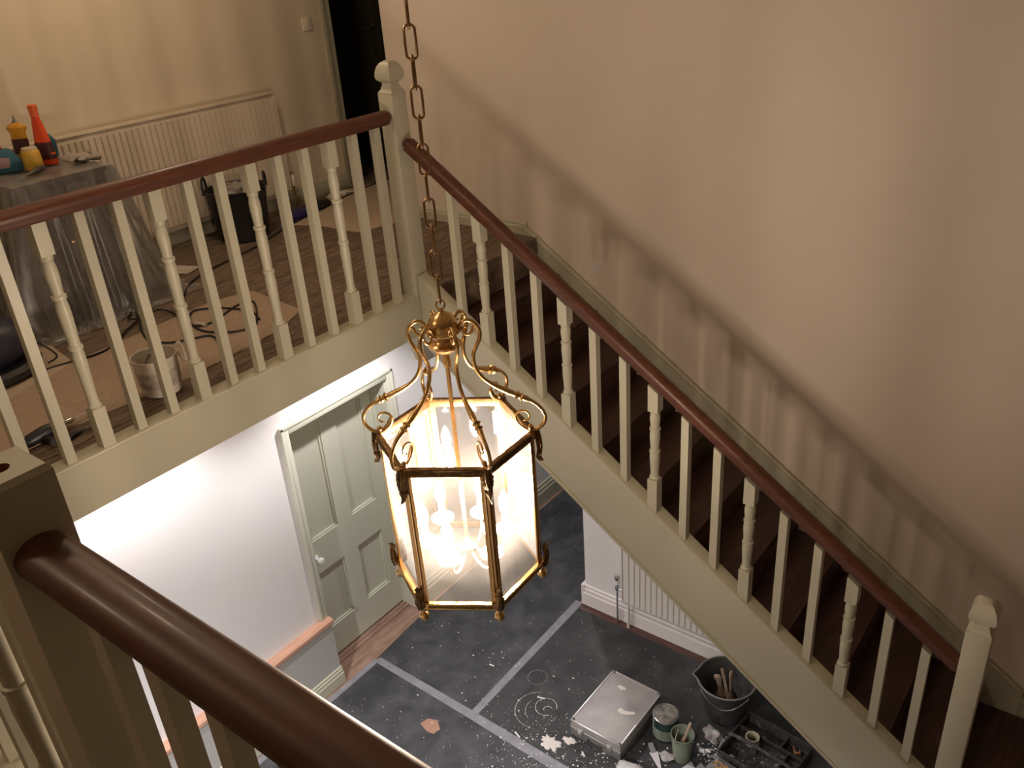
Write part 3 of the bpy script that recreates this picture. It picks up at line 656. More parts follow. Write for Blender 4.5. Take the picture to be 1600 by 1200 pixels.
obj('paint_flakes', fk, FLAKE, label='white paint flakes and plaster crumbs scattered over the dark floor sheets', cat='debris', kind='stuff')
def blob(cx, cy, rx, ry, h, n, seed, mt_name=None):
    rnd = random.Random(seed); mb = MB(); pts = []
    for i in range(n):
        a = 2*pi*i/n; r = rnd.uniform(.55, 1.15); pts.append((cx+rx*r*math.cos(a), cy+ry*r*math.sin(a)))
    vs = [(p[0], p[1], T1) for p in pts]+[(cx+(p[0]-cx)*.85, cy+(p[1]-cy)*.85, T1+h) for p in pts]
    return mb.add(vs, [tuple(range(n, 2*n)), tuple(range(n))[::-1]]+[(i, (i+1) % n, n+(i+1) % n, n+i) for i in range(n)])
FILL = mat('pink_white_filler', (.66, .60, .57), .9)
obj('filler_splat', blob(-2.46, 3.155, .085, .060, .005, 26, 3), FILL, label='large pinkish white splat of dried filler on the floor left of the case', cat='filler')
obj('filler_splat', blob(-2.375, 3.235, .048, .034, .004, 18, 5), FILL, label='small pinkish splat of dried filler touching the corner of the case', cat='filler')
thin('torn_hole_piece', [(-3.30, 2.79), (-3.285, 2.85), (-3.22, 2.875), (-3.155, 2.83), (-3.165, 2.775), (-3.22, 2.765)], T1, T1+.002, mat('brown_in_hole', (.36, .20, .14), .85), label='brown piece standing in for a torn hole in the near floor sheet', cat='scrap')  # piece laid on the sheet in place of a hole showing brown
for (x, y, a, l, lb) in ((-2.74, 3.43, .3, .028, 'white paint chip just above the paint ring'), (-2.69, 3.085, -.35, .03, 'white paint chip beside the long tape left of the filler splat'), (-2.575, 3.05, -.9, .020, 'thin white chip between the tape and the filler splat'), (-3.22, 3.48, .1, .02, 'lone white chip on the sheet left of the tape strip'), (-2.24, 3.20, -.6, .022, 'white chip at the foot of the case front')):
    fk2 = MB().box(-l, l, -.005, .006, 0, .002, Rz(a, (x, y, T1)))
    obj('paint_chip', fk2, FLAKE, label=lb, cat='debris', bevel=.0008)

# ------------------------------------------------------------------ aluminium case
ALU = mat('scuffed_aluminium', (.30, .275, .275), .5, .25, color2=(.44, .405, .39), scale=6, lo=.3, hi=.75, detail=7)
ALUE = mat('aluminium_edging', (.62, .60, .58), .35, .8)
cs = empty('metal_case', (-2.2, 3.545, ZF), 'flat aluminium case splashed with filler on the dark floor sheet', 'case')
CM = Matrix.Translation(Vector((-2.197, 3.547, ZF))) @ Matrix.Rotation(-.018, 4, 'Z')
hx, hy = .191, .262
obj('lower_shell', MB().box(-hx, hx, -hy, hy, .003, .075, CM), mat('case_side', (.20, .19, .18), .5, .4), cs, bevel=.003)
obj('lid', MB().box(-hx, hx, -hy, hy, .079, .138, CM), ALU, cs, bevel=.004)
ed = MB()
for (a, b, c, d) in ((-hx-.002, -hx+.010, -hy, hy), (hx-.010, hx+.002, -hy, hy), (-hx, hx, -hy-.002, -hy+.010), (-hx, hx, hy-.010, hy+.002)):
    ed.box(a, b, c, d, .131, .141, CM).box(a, b, c, d, .074, .082, CM)
obj('edging', ed, ALUE, cs, bevel=.001)
for sx in (-1, 1):
    for sy in (-1, 1):
        obj('corner_cap', MB().lathe([(0, .147), (.008, .146), (.013, .142), (.014, .138), (.014, .125)], 12, CM @ Matrix.Translation(Vector((sx*(hx-.012), sy*(hy-.012), 0)))), mat('dull_rivet_%d%d' % (sx+1, sy+1), (.2, .2, .2), .4, .8), cs, smooth=40)
for lx_ in (-.11, .11): obj('latch', MB().box(lx_-.018, lx_+.018, -hy-.008, -hy, .05, .10, CM).box(lx_-.010, lx_+.010, -hy-.011, -hy-.008, .06, .09, CM), ALUE, cs, bevel=.001)
obj('handle', MB().tube([CM @ Vector(p) for p in smooth_path([(-.05, -hy, .045), (-.048, -hy-.016, .040), (0, -hy-.02, .038), (.048, -hy-.016, .040), (.05, -hy, .045)], 4)], .005, 7), BLACKP, cs, smooth=60)
obj('filler_smear', MB().prism([(.02, -.02), (.05, -.035), (.10, -.015), (.135, .015), (.12, .03), (.09, .01), (.06, .0), (.03, .01)], .138, .1395, M=CM), FILL, cs)
obj('filler_smear', MB().prism([(-.09, .15), (-.05, .14), (-.02, .16), (-.04, .175), (-.08, .172)], .138, .139, M=CM), FILL, cs)

# ------------------------------------------------------------------ paint tin
GRN = mat('pale_green_label', (.20, .25, .19), .6, color2=(.13, .16, .13), scale=14)
DGR = mat('dark_green_label', (.012, .03, .022), .4)
TINM = mat('tin_metal', (.55, .54, .52), .3, .85, color2=(.35, .34, .33), scale=15)
tn = empty('paint_tin', (-1.878, 3.64, ZF), 'paint tin with a smeared lid beside the aluminium case', 'tin')
T = Matrix.Translation(Vector((-1.878, 3.64, ZF))); R_ = .084
obj('body', MB().lathe([(R_*.98, .003), (R_, .006), (R_, .172), (R_*.98, .176)], 40, T), DGR, tn, smooth=40)
obj('rim', MB().lathe([(R_*.985, .174), (R_*1.02, .176), (R_*1.02, .184), (R_*.97, .186), (R_*.93, .181), (R_*.92, .176)], 40, T, cap=False), TINM, tn, smooth=40)
obj('lid', MB().lathe([(R_*.925, .176), (R_*.90, .183), (R_*.82, .183), (R_*.79, .178), (0, .178)], 40, T), mat('smeared_lid', (.35, .33, .30), .5, .3, color2=(.12, .11, .10), scale=22), tn, smooth=40)
obj('label_band', MB().lathe([(R_*1.004, .02), (R_*1.004, .105)], 40, T, cap=False), GRN, tn, smooth=60)
obj('paint_run', MB().prism([(-.085, .03), (-.07, -.01), (-.05, -.05), (-.035, -.072), (-.03, -.078), (-.06, -.062), (-.078, -.034), (-.088, .0)], .02, .178, M=T), mat('grey_paint_run', (.20, .19, .18), .6), tn)

# ------------------------------------------------------------------ green paint scuttle with brush
sg = empty('paint_kettle', (-1.70, 3.535, ZF), 'pale green open paint pot with a wire hoop and brush', 'paint pot')
T = Matrix.Translation(Vector((-1.705, 3.535, ZF)))
obj('pot', MB().lathe([(.052, .0), (.056, .004), (.072, .195), (.075, .205), (.075, .211), (.070, .211), (.068, .195), (.054, .012), (0, .012)], 32, T), mat('sage_plastic', (.24, .28, .20), .5, color2=(.17, .19, .15), scale=10), sg, smooth=40)
obj('paint', MB().lathe([(0, .045), (.0575, .045)], 24, T, cap=False), mat('dark_green_paint', (.01, .02, .016), .3), sg)
obj('hoop_handle', MB().tube([T @ Vector(p) for p in smooth_path([(.02, -.072, .200), (-.005, -.085, .215), (-.015, -.05, .255), (-.012, .0, .270), (-.005, .05, .25), (.01, .072, .205)], 5)], .0022, 6), TINM, sg, smooth=60)
def brush(name_loc, tip, ang, label, hl=.17, wd=.05, parent=None):
    """paint brush: bristles at name_loc, handle towards tip"""
    a = Vector(name_loc); b = Vector(tip); d = (b-a).normalized(); L = (b-a).length
    q = d.to_track_quat('Z', 'Y').to_matrix().to_4x4(); M_ = Matrix.Translation(a) @ q @ Matrix.Rotation(ang, 4, 'Z')
    r = empty('paint_brush', a, label, 'brush', 'brushes standing in pots')
    hw = wd/2
    obj('bristles', MB().lathe([(0, 0), (hw*.7, .002), (hw*.9, .02), (hw, .055)], 16, M_, sx=1, sy=.35), mat('dark_bristle', (.06, .04, .03), .9), r, smooth=60)
    obj('ferrule', MB().lathe([(hw*1.02, .050), (hw*1.02, .085)], 16, M_, sx=1, sy=.35), TINM, r, smooth=60)
    obj('brush_handle', MB().lathe([(hw*.95, .083), (hw*.9, .10), (hw*.55, .125), (hw*.36, .15), (hw*.42, L*.75), (hw*.62, L*.9), (hw*.5, L*.97), (0, L)], 14, M_, sx=1, sy=.42), mat('brush_handle_wood', (.36, .25, .19), .5), r, smooth=60)
    return r
brush((-1.72, 3.515, ZF+.05), (-1.675, 3.585, ZF+.285), .4, 'brush with a pale tipped handle leaning out of the green pot', wd=.035)

# ------------------------------------------------------------------ builder's bucket
bk = empty('builders_bucket', (-1.64, 4.02, ZF+.003), 'large grey black builders bucket holding brushes under the stair string', 'bucket')
BUCK = mat('grimy_black_rubber', (.045, .045, .043), .7, color2=(.13, .125, .115), scale=6, lo=.4, hi=.85, detail=8)
T = Matrix.Translation(Vector((-1.635, 4.02, ZF+.003)))
def bucket_mb():
    mb = MB(); n = 44; prof = [(.125, 0), (.132, .006), (.180, .285), (.190, .300), (.190, .312), (.182, .312), (.176, .290), (.128, .015), (0, .015)]
    vs = []; fc = []
    for (r, z) in prof:
        for i in range(n):
            a = 2*pi*i/n; k = 1.0
            if z > .15 and r > .1: k += .16*math.exp(-((a-math.radians(203))/.14)**2)*(z-.15)/.16
            vs.append(T @ Vector((r*k*math.cos(a), r*k*math.sin(a), z)))
    for j in range(len(prof)-1):
        for i in range(n): fc.append((j*n+i, j*n+(i+1) % n, (j+1)*n+(i+1) % n, (j+1)*n+i))
    fc.append(tuple(range(n))[::-1]); return mb.add(vs, fc)
obj('shell', bucket_mb(), BUCK, bk, smooth=40)
obj('rim_bead', MB().tube([T @ Vector((.190*(1+.16*math.exp(-((2*pi*i/44-math.radians(203))/.14)**2))*math.cos(2*pi*i/44), .190*(1+.16*math.exp(-((2*pi*i/44-math.radians(203))/.14)**2))*math.sin(2*pi*i/44), .309)) for i in range(44)], .006, 6, closed=True), mat('scuffed_rim', (.20, .19, .17), .6), bk, smooth=60)
obj('bail_wire', MB().tube([T @ Vector(((.196-.030*math.sin(q/16*pi))*math.cos(math.radians(-125+105*q/16)), (.196-.030*math.sin(q/16*pi))*math.sin(math.radians(-125+105*q/16)), .285-.10*math.sin(q/16*pi))) for q in range(17)], .0024, 6), mat('wire', (.4, .38, .35), .4, .8), bk, smooth=60)
brush((-1.66, 4.06, ZF+.03), (-1.70, 4.01, ZF+.315), .9, 'left of the two brushes standing in the big bucket', wd=.085)
brush((-1.60, 4.02, ZF+.03), (-1.63, 4.08, ZF+.330), 1.0, 'right hand brush with a holed handle standing in the big bucket', wd=.085)
obj('stirring_stick', MB().sweep([(-.008, -.004), (.008, -.004), (.008, .004), (-.008, .004)], (-1.56, 3.97, ZF+.03), (-1.685, 4.05, ZF+.34)), mat('pale_stick', (.42, .32, .25), .8), label='thin pale stirring stick crossing the brushes in the big bucket', cat='stick')

# ------------------------------------------------------------------ tool tray and what lies in it
DTP = mat('dusty_dark_plastic', (.030, .028, .028), .7, color2=(.13, .12, .12), scale=18, lo=.5, hi=.8, detail=8)
tt = empty('tool_tray', (-1.265, 3.80, ZF+.003), 'large dusty dark tool tray with compartments on the floor by the string', 'tool tray')
TM = Matrix.Translation(Vector((-1.265, 3.80, ZF+.003))) @ Matrix.Rotation(-.10, 4, 'Z')
tx, ty, th = .215, .19, .11
obj('tray_floor', MB().box(-tx, tx, -ty, ty, 0, .008, TM), DTP, tt)
for (a, b, c, d) in ((-tx, tx, -ty-.008, -ty), (-tx, tx, ty, ty+.008), (-tx-.008, -tx, -ty-.008, ty+.008), (tx, tx+.008, -ty-.008, ty+.008)):
    obj('tray_side', MB().box(a, b, c, d, 0, th, TM), DTP, tt, bevel=.002)
obj('divider', MB().box(-tx, tx, .075, .082, .008, .09, TM), DTP, tt)
obj('divider', MB().box(.06, .067, .082, ty, .008, .085, TM), DTP, tt)
obj('divider', MB().box(.12, .127, -ty, .075, .008, .085, TM), DTP, tt)
obj('carry_handle', MB().tube([TM @ Vector(p) for p in smooth_path([(-tx, -.06, .10), (-tx+.01, -.06, .135), (-.1, -.06, .145), (.08, -.06, .145), (tx-.01, -.06, .135), (tx, -.06, .10)], 4)], .013, 8), DTP, tt, smooth=60)
# masking tape roll standing on the tray floor
def roll(pos, r0, r1, h, name, mt, **k):
    T = Matrix.Translation(Vector(pos))
    return obj(name, MB().lathe([(r0, 0), (r1, 0), (r1, h), (r0, h), (r0, 0)], 28, T, cap=False), mt, smooth=40, **k)
roll((-1.365, 3.835, ZF+.065), .036, .044, .05, 'tape_roll', mat('masking_tape', (.42, .40, .29), .7), label='roll of pale masking tape standing in the tool tray', cat='tape')
obj('offcut_block', MB().box(-.05, .05, -.04, .04, 0, .054, Rz(-.1, (-1.365, 3.835, ZF+.011))), DTP, label='dark block under the masking tape roll in the tool tray', cat='block')
# filling knives leaning over the near edge of the tray
STEEL = mat('dull_knife_steel', (.34, .34, .35), .45, .6)
def knife(x, y, a, w_, L, label, z=ZF+.008):
    r = empty('filling_knife', (x, y, z), label, 'filling knife', 'filling knives in front of the tray')
    M_ = Matrix.Translation(Vector((x, y, z))) @ Matrix.Rotation(a, 4, 'Z') @ Matrix.Rotation(-.30, 4, 'X')
    obj('blade', MB().prism([(-w_/2, 0), (w_/2, 0), (w_*.3, L*.5), (-w_*.3, L*.5)], .030, .032, M=M_), STEEL, r)
    obj('handle', MB().prism([(-.011, L*.48), (.011, L*.48), (.015, L*.7), (.014, L), (-.014, L), (-.015, L*.7)], .020, .042, M=M_), mat('knife_handle', (.14, .135, .14), .5), r, bevel=.003)
knife(-1.60, 3.50, 2.55, .055, .22, 'wide grey filling knife standing right of the green pot')
knife(-1.545, 3.53, 2.62, .05, .18, 'short filling knife with a pale worn handle nearest the frame edge')
knife(-1.50, 3.58, 2.6, .035, .17, 'narrow filling knife second from the tool tray corner')
# scraper and white pad at the frame edge
sc_ = empty('scraper', (-1.84, 3.42, ZF), 'white triangular scraper pointing towards the green pot', 'scraper')
M_ = Rz(-.75, (-1.865, 3.455, ZF+.003))
obj('blade', MB().prism([(0, -.028), (0, .028), (.16, .004), (.16, -.004)], .012, .015, M=M_), mat('scraper_white', (.62, .60, .62), .5), sc_)
obj('handle', MB().box(-.07, .005, -.017, .017, 0, .024, M_), mat('scraper_grey', (.22, .22, .22), .5), sc_, bevel=.004)
def lump(cx, cy, cz, rx, ry, rz, seed, n=14, m_=8, rough=.25, M=None):
    rnd = random.Random(seed); mb = MB(); prof = []
    ph = [rnd.uniform(0, 6) for _ in range(6)]; vs = []; fc = []
    for j in range(m_+1):
        t = pi*j/m_
        for i in range(n):
            a = 2*pi*i/n; k = 1+rough*(.5*math.sin(3*a+ph[0]+2*t)+.35*math.sin(5*a+ph[1]-3*t)+.3*math.sin(4*t+ph[2]+a))
            s = max(math.sin(t), .02)
            v = Vector((rx*k*s*math.cos(a), ry*k*s*math.sin(a), rz*(math.cos(t)*-1)*(1+.3*rough*math.sin(2*a+ph[3]))+rz))
            vs.append((cx+v.x, cy+v.y, cz+v.z))
    for j in range(m_):
        for i in range(n): fc.append((j*n+i, j*n+(i+1) % n, (j+1)*n+(i+1) % n, (j+1)*n+i))
    return mb.add(vs, fc)
CLOTH = mat('grey_white_cloth', (.58, .56, .56), .9, color2=(.45, .43, .43), scale=20)
obj('folded_cloth', lump(-1.90, 3.235, ZF, .10, .065, .035, 4, 20, 10, .22), CLOTH, smooth=70, label='white folded cloth at the near corner of the metal case', cat='cloth')
obj('crumpled_paper', lump(-1.78, 3.47, ZF, .045, .04, .018, 9, 14, 8, .45), mat('paper_grey', (.40, .37, .37), .9), smooth=25, label='crumpled grey paper between the tin and the green pot', cat='paper')
obj('rag', lump(-1.60, 3.755, ZF+.004, .06, .045, .05, 12, 18, 10, .4), mat('dirty_rag', (.20, .18, .18), .95, color2=(.45, .42, .42), scale=24), smooth=40, label='dirty spattered rag heaped between the bucket and the tool tray', cat='rag')
cg = empty('sealant_cartridge', (-1.50, 3.66, ZF+.003), 'dusty grey sealant cartridge lying between the rag and the tool tray', 'cartridge')
obj('cartridge_body', MB().tube([(-1.525, 3.775, ZF+.027), (-1.50, 3.62, ZF+.027)], .023, 16), mat('dusty_grey_tube', (.17, .165, .165), .7, color2=(.34, .33, .32), scale=22), cg, smooth=40)
obj('nozzle', MB().tube([(-1.50, 3.62, ZF+.027), (-1.495, 3.59, ZF+.027), (-1.485, 3.54, ZF+.024)], [.010, .007, .003], 10), mat('pale_nozzle', (.45, .43, .40), .6), cg, smooth=60)
ct = empty('filler_carton', (-1.42, 3.45, ZF), 'dark carton with orange lettering in front of the tool tray', 'carton')
CTM = Rz(-.12, (-1.40, 3.52, ZF))
obj('carton_body', MB().box(-.075, .085, -.06, .06, 0, .10, CTM), mat('carton_grey', (.10, .095, .095), .7, color2=(.18, .17, .17), scale=12), ct, bevel=.003)
def text(body, loc, size, mt, parent, rz=0.0, rx=0.0, name='lettering', ext=.0006):
    c = bpy.data.curves.new(name, 'FONT'); c.body = body; c.size = size; c.extrude = ext; c.align_x = 'CENTER'; c.align_y = 'CENTER'; c.offset = .0006
    o = bpy.data.objects.new(name, c); C.objects.link(o); c.materials.append(mt); o.parent = parent
    o.location = Vector(loc)-ORG[parent.name]; o.rotation_euler = (rx, 0, rz)
    bpy.context.view_layer.update(); me = bpy.data.meshes.new_from_object(o.evaluated_get(bpy.context.evaluated_depsgraph_get()))
    q = bpy.data.objects.new(name, me); C.objects.link(q); q.parent = parent; q.location = o.location; q.rotation_euler = o.rotation_euler
    bpy.data.objects.remove(o); q.name = name; return q
text('ORN', CTM @ Vector((-.01, .0, .101)), .07, mat('orange_print', (.50, .25, .06), .6), ct, rz=-.18)
pl = empty('plug_adaptor', (-1.12, 3.96, ZF+.003), 'small orange and white plug on the floor against the stair string', 'plug')
PM = Rz(.5, (-1.12, 3.965, ZF+.003))
obj('plug_body', MB().box(-.022, .022, -.032, .032, 0, .03, PM), mat('faded_orange', (.42, .20, .12), .5), pl, bevel=.004)
obj('plug_face', MB().box(-.012, .012, -.018, .018, .030, .033, PM), BLACKP, pl)
obj('plug_neck', MB().box(-.014, .018, .032, .062, .004, .026, PM), mat('plug_white', (.55, .5, .46), .5), pl, bevel=.003)
for (x, y, s, sd, z, lb) in ((-1.615, 3.64, .016, 1, .003, 'white plaster crumb between the green pot and the rag'), (-1.585, 3.66, .014, 2, .003, 'white plaster crumb touching the spattered rag'), (-1.50, 3.57, .012, 3, .003, 'white crumb at the near corner of the tool tray'), (-1.44, 3.70, .012, 4, .012, 'white crumb inside the tool tray by its handle'), (-1.20, 3.66, .010, 5, .012, 'small crumb at the right end of the tool tray'), (-1.28, 3.93, .010, 6, .012, 'small crumb in the far compartment of the tool tray')):
    obj('plaster_crumb', lump(x, y, ZF+z, s*1.5, s, s*.7, sd, 8, 5, .3), FLAKE, label=lb, cat='debris')

# ------------------------------------------------------------------ upper landing: hardboard, cables, tools
def hb(poly, z, label): thin('hardboard_sheet', poly, z, z+.005, HARD if 'large' in label else HARDP, label=label, cat='board', group='hardboard sheets on the landing')
ZT = ZL+.001
hb([(-3.52, .6), (-3.58, 1.46), (-3.54, 1.88), (-3.60, 2.54), (-3.72, 2.78), (-4.22, 2.84), (-4.30, 2.61), (-4.24, 1.73), (-4.22, .6)], ZT, 'large brown hardboard sheet on the landing behind the gallery balusters')
hb([(-4.05, 1.10), (-4.17, 1.52), (-4.23, 1.73), (-4.56, 1.78), (-4.70, 1.5), (-4.6, 1.1)], ZT+.005, 'pale triangular board offcut beside the blue vacuum')
hb([(-5.09, 3.86), (-4.88, 3.94), (-4.49, 3.95), (-4.34, 4.38), (-4.60, 5.1), (-5.30, 5.25), (-5.46, 4.69)], ZT, 'pale board sheet by the dark doorway at the far end of the landing')
def cable(pts, r, label, z=ZT+.011):
    P = smooth_path([(p[0], p[1], z+r*.2*(i % 3)) for i, p in enumerate(pts)], 5)
    obj('cable', MB().tube(P, r, 6), CABLE, smooth=60, label=label, cat='cable', group='black cables on the landing floor')
cable([(-4.82, 1.2), (-4.80, 1.62), (-4.75, 1.67), (-4.59, 1.58), (-4.42, 1.5), (-4.31, 1.49), (-4.25, 1.54), (-4.26, 1.63), (-4.23, 1.73), (-4.21, 1.9), (-4.36, 2.11), (-4.44, 2.22), (-4.6, 2.3)], .006, 'black cable curving from the blue vacuum across the boards')
cable([(-4.47, 2.33), (-4.46, 2.37), (-4.36, 2.38), (-4.23, 2.35), (-4.07, 2.32), (-4.01, 2.4), (-4.09, 2.61), (-4.09, 2.7), (-4.02, 2.7), (-3.81, 2.55), (-3.75, 2.47), (-3.8, 2.37), (-3.94, 2.31), (-4.09, 2.33), (-4.22, 2.41), (-4.25, 2.48), (-4.13, 2.57), (-3.94, 2.61), (-3.8, 2.56)], .0055, 'tangled coil of black cable on the large hardboard sheet')
cable([(-4.75, 2.45), (-4.56, 2.25), (-4.5, 2.2), (-4.45, 2.24), (-4.50, 2.35), (-4.40, 2.21), (-4.14, 2.09), (-4.0, 2.11), (-3.93, 2.18), (-3.86, 2.29), (-3.69, 2.23), (-3.56, 2.20)], .0055, 'black cable looping out from under the plastic sheeting')
cable([(-4.5, 2.55), (-4.70, 2.75), (-4.80, 3.0), (-4.9, 3.4), (-5.03, 3.72), (-5.17, 4.18), (-5.3, 4.67), (-5.35, 5.2), (-5.2, 5.5)], .006, 'long black cable running past the tub towards the dark doorway', z=ZT+.008)
obj('cable_connector', MB().tube([(-4.07, 2.345, ZT+.016), (-4.00, 2.36, ZT+.016)], .010, 8), mat('pale_connector', (.5, .47, .42), .4), smooth=60, label='pale connector lying in the coil of cable', cat='connector')
# white handled pail
wb = empty('plastic_pail', (-3.53, 1.78, ZT), 'small white plastic pail with drips between the gallery balusters', 'pail')
T = Matrix.Translation(Vector((-3.53, 1.79, ZT+.005)))
WPL = mat('white_pail_plastic', (.60, .55, .48), .45, color2=(.48, .44, .38), scale=8)
obj('pail_body', MB().lathe([(.082, 0), (.086, .004), (.098, .165), (.104, .168), (.104, .182), (.098, .182), (.094, .165), (.082, .010), (0, .010)], 32, T), WPL, wb, smooth=40)
obj('pail_handle', MB().tube([T @ Vector(p) for p in smooth_path([(.02, .102, .170), (.022, .118, .13), (.02, .135, .10), (.015, .140, .14), (.02, .125, .20), (.015, .104, .185)], 5)], .006, 7), WPL, wb, smooth=60)
obj('side_label', MB().lathe([(.0925, .045), (.0965, .125)], 40, T, cap=False), mat('faint_label', (.42, .38, .33), .6, color2=(.25, .22, .20), scale=30, lo=.45, hi=.6), wb, smooth=60)
obj('spatter', MB().tube([T @ Vector((.094*math.cos(a), .094*math.sin(a), .12+.03*math.sin(5*a))) for a in [2.2+.1*i for i in range(16)]], .006, 5), mat('grey_spatter', (.2, .19, .17), .8), wb, smooth=60)
# cordless tool lying behind the capping
dt = empty('cordless_drill', (-3.56, 1.32, ZT), 'black hand tool lying on the landing behind the nearest gallery balusters', 'tool')
P = lambda x, y, z: (x, y, ZT+.03+z)
obj('tool_body', MB().tube([P(-3.56, 1.16, 0), P(-3.57, 1.19, 0), P(-3.58, 1.26, .004), P(-3.585, 1.32, .004), P(-3.59, 1.35, 0)], [.012, .028, .030, .024, .014], 12), mat('navy_black_plastic', (.018, .018, .026), .4), dt, smooth=60)
obj('grip', MB().tube([P(-3.575, 1.24, -.01), P(-3.53, 1.25, -.012), P(-3.49, 1.255, -.01)], [.018, .017, .022], 8), BLACKP, dt, smooth=60)
obj('chuck', MB().tube([P(-3.59, 1.35, 0), P(-3.592, 1.38, 0), P(-3.594, 1.40, 0)], [.012, .013, .006], 10), CHROME, dt, smooth=50)
obj('drill_bit', MB().tube([P(-3.594, 1.40, 0), P(-3.60, 1.50, 0)], .003, 6), STEEL, dt)
obj('pliers', MB().tube([(-3.50, 1.27, ZT+.012), (-3.50, 1.33, ZT+.012), (-3.49, 1.38, ZT+.012), (-3.47, 1.42, ZT+.010)], [.008, .009, .007, .003], 7).tube([(-3.46, 1.27, ZT+.012), (-3.485, 1.33, ZT+.012), (-3.49, 1.38, ZT+.012)], [.008, .008, .006], 7), BLACKP, smooth=60, label='black handled pliers lying next to the hand tool', cat='pliers')

# black flexible tub with rubbish
tb = empty('flexible_tub', (-5.2, 3.5, ZL), 'black flexible tub with two loop handles below the landing radiator', 'tub')
T = Matrix.Translation(Vector((-5.19, 3.53, ZL+.001)))
obj('tub_body', MB().lathe([(.160, 0), (.170, .008), (.205, .34), (.212, .352), (.204, .356), (.196, .34), (.160, .015), (0, .015)], 36, T), BLACKP, tb, smooth=40)
for s in (-1, 1):
    a = math.radians(225 if s < 0 else 48)
    c, s2_ = math.cos(a), math.sin(a); tx_, ty_ = -s2_, c
    pts = smooth_path([(.205*c+tx_*q, .205*s2_+ty_*q, z) for q, z in ((-.065, .33), (-.06, .39), (-.03, .43), (.03, .43), (.06, .39), (.065, .33))], 5)
    obj('loop_handle', MB().tube([T @ Vector(p) for p in pts], .009, 7), BLACKP, tb, smooth=60)
obj('rubble_bag', lump(-5.19, 3.53, ZL+.24, .13, .13, .07, 21, 22, 12, .35), clear_mat('crumpled_clear_bag', (.7, .66, .6), 2.0, .45, rough=.2, noise=14), smooth=30, label='crumpled clear plastic bag stuffed in the black tub', cat='bag')
obj('batten', MB().box(-.012, .012, -.16, .16, 0, .02, Matrix.Translation(Vector((-5.22, 3.50, ZL+.37))) @ Matrix.Rotation(.35, 4, 'Z') @ Matrix.Rotation(-.25, 4, 'X')), HARDP, label='pale batten laid across the black tub', cat='batten')
# small things by the wall
obj('spray_can', MB().lathe([(.026, 0), (.028, .004), (.028, .12), (.018, .135), (.012, .14), (.012, .155), (0, .157)], 18, Matrix.Translation(Vector((-5.32, 4.00, ZL+.001)))), mat('brown_amber', (.10, .05, .03), .3), smooth=40, label='small brown bottle between the tub and the valve pipe', cat='bottle')
obj('blue_block', MB().box(-.06, .06, -.10, .10, 0, .055, Rz(.05, (-5.20, 4.02, ZL+.001))), mat('royal_blue_plastic', (.02, .018, .11), .45), bevel=.008, label='dark blue plastic box on the floor right of the black tub', cat='box')
obj('black_pouch', lump(-5.24, 4.25, ZL+.001, .075, .12, .028, 31, 16, 8, .3), mat('black_fabric', (.012, .012, .012), .9), smooth=40, label='flat black pouch near the landing skirting', cat='pouch')
obj('crumpled_tissue', lump(-5.36, 4.52, ZL+.001, .05, .04, .018, 33, 14, 8, .6), mat('white_tissue', (.62, .57, .5), .9), smooth=20, label='left crumpled white tissue by the landing skirting', cat='tissue')
obj('crumpled_tissue', lump(-5.36, 4.66, ZL+.001, .06, .05, .014, 35, 14, 8, .6), mat('white_tissue_b', (.62, .57, .5), .9), smooth=20, label='right crumpled white tissue nearer the doorway', cat='tissue')
deb = MB(); fk = deb
for i in range(240): flake(random.uniform(-5.3, -3.36), random.uniform(.9, 4.3), random.choice((.002, .003, .005, .008)), ZL+.0015)
obj('landing_crumbs', deb, mat('buff_crumbs', (.42, .34, .26), .9), label='pale crumbs and shavings over the bare landing boards', cat='debris', kind='stuff')

# ------------------------------------------------------------------ cabinet under clear dust sheeting, with cleaning things on top
CX0, CX1, CY0, CY1, CT = -5.38, -4.71, 1.92, 2.405, -.962
cb = empty('low_cabinet', ((CX0+CX1)/2, (CY0+CY1)/2, ZL), 'dark brown low cabinet under clear plastic sheeting on the landing', 'cabinet')
CBW = mat('dark_cabinet_wood', (.035, .022, .018), .5, color2=(.06, .038, .03), scale=5, stretch=(1, 6, 1))
obj('carcass', MB().box(CX0, CX1, CY0, CY1, ZL+.09, CT-.025), CBW, cb, bevel=.004)
obj('cabinet_top', MB().box(CX0-.005, CX1+.015, CY0-.015, CY1+.015, CT-.025, CT), CBW, cb, bevel=.005)
obj('plinth', MB().box(CX0+.02, CX1-.03, CY0+.03, CY1-.03, ZL+.001, ZL+.09), CBW, cb)
for (a, b) in ((CY0+.02, (CY0+CY1)/2-.006), ((CY0+CY1)/2+.006, CY1-.02)):
    dd = obj('door', MB().box(CX1, CX1+.016, a, b, ZL+.11, CT-.05), CBW, cb, bevel=.003)
    obj('knob', MB().lathe([(.006, 0), (.006, .012), (.012, .018), (.012, .024), (0, .028)], 12, Matrix.Translation(Vector((CX1+.016, b-.04 if a < 2.0 else a+.04, -1.3))) @ Matrix.Rotation(pi/2, 4, 'Y')), BRASS, dd, smooth=40)
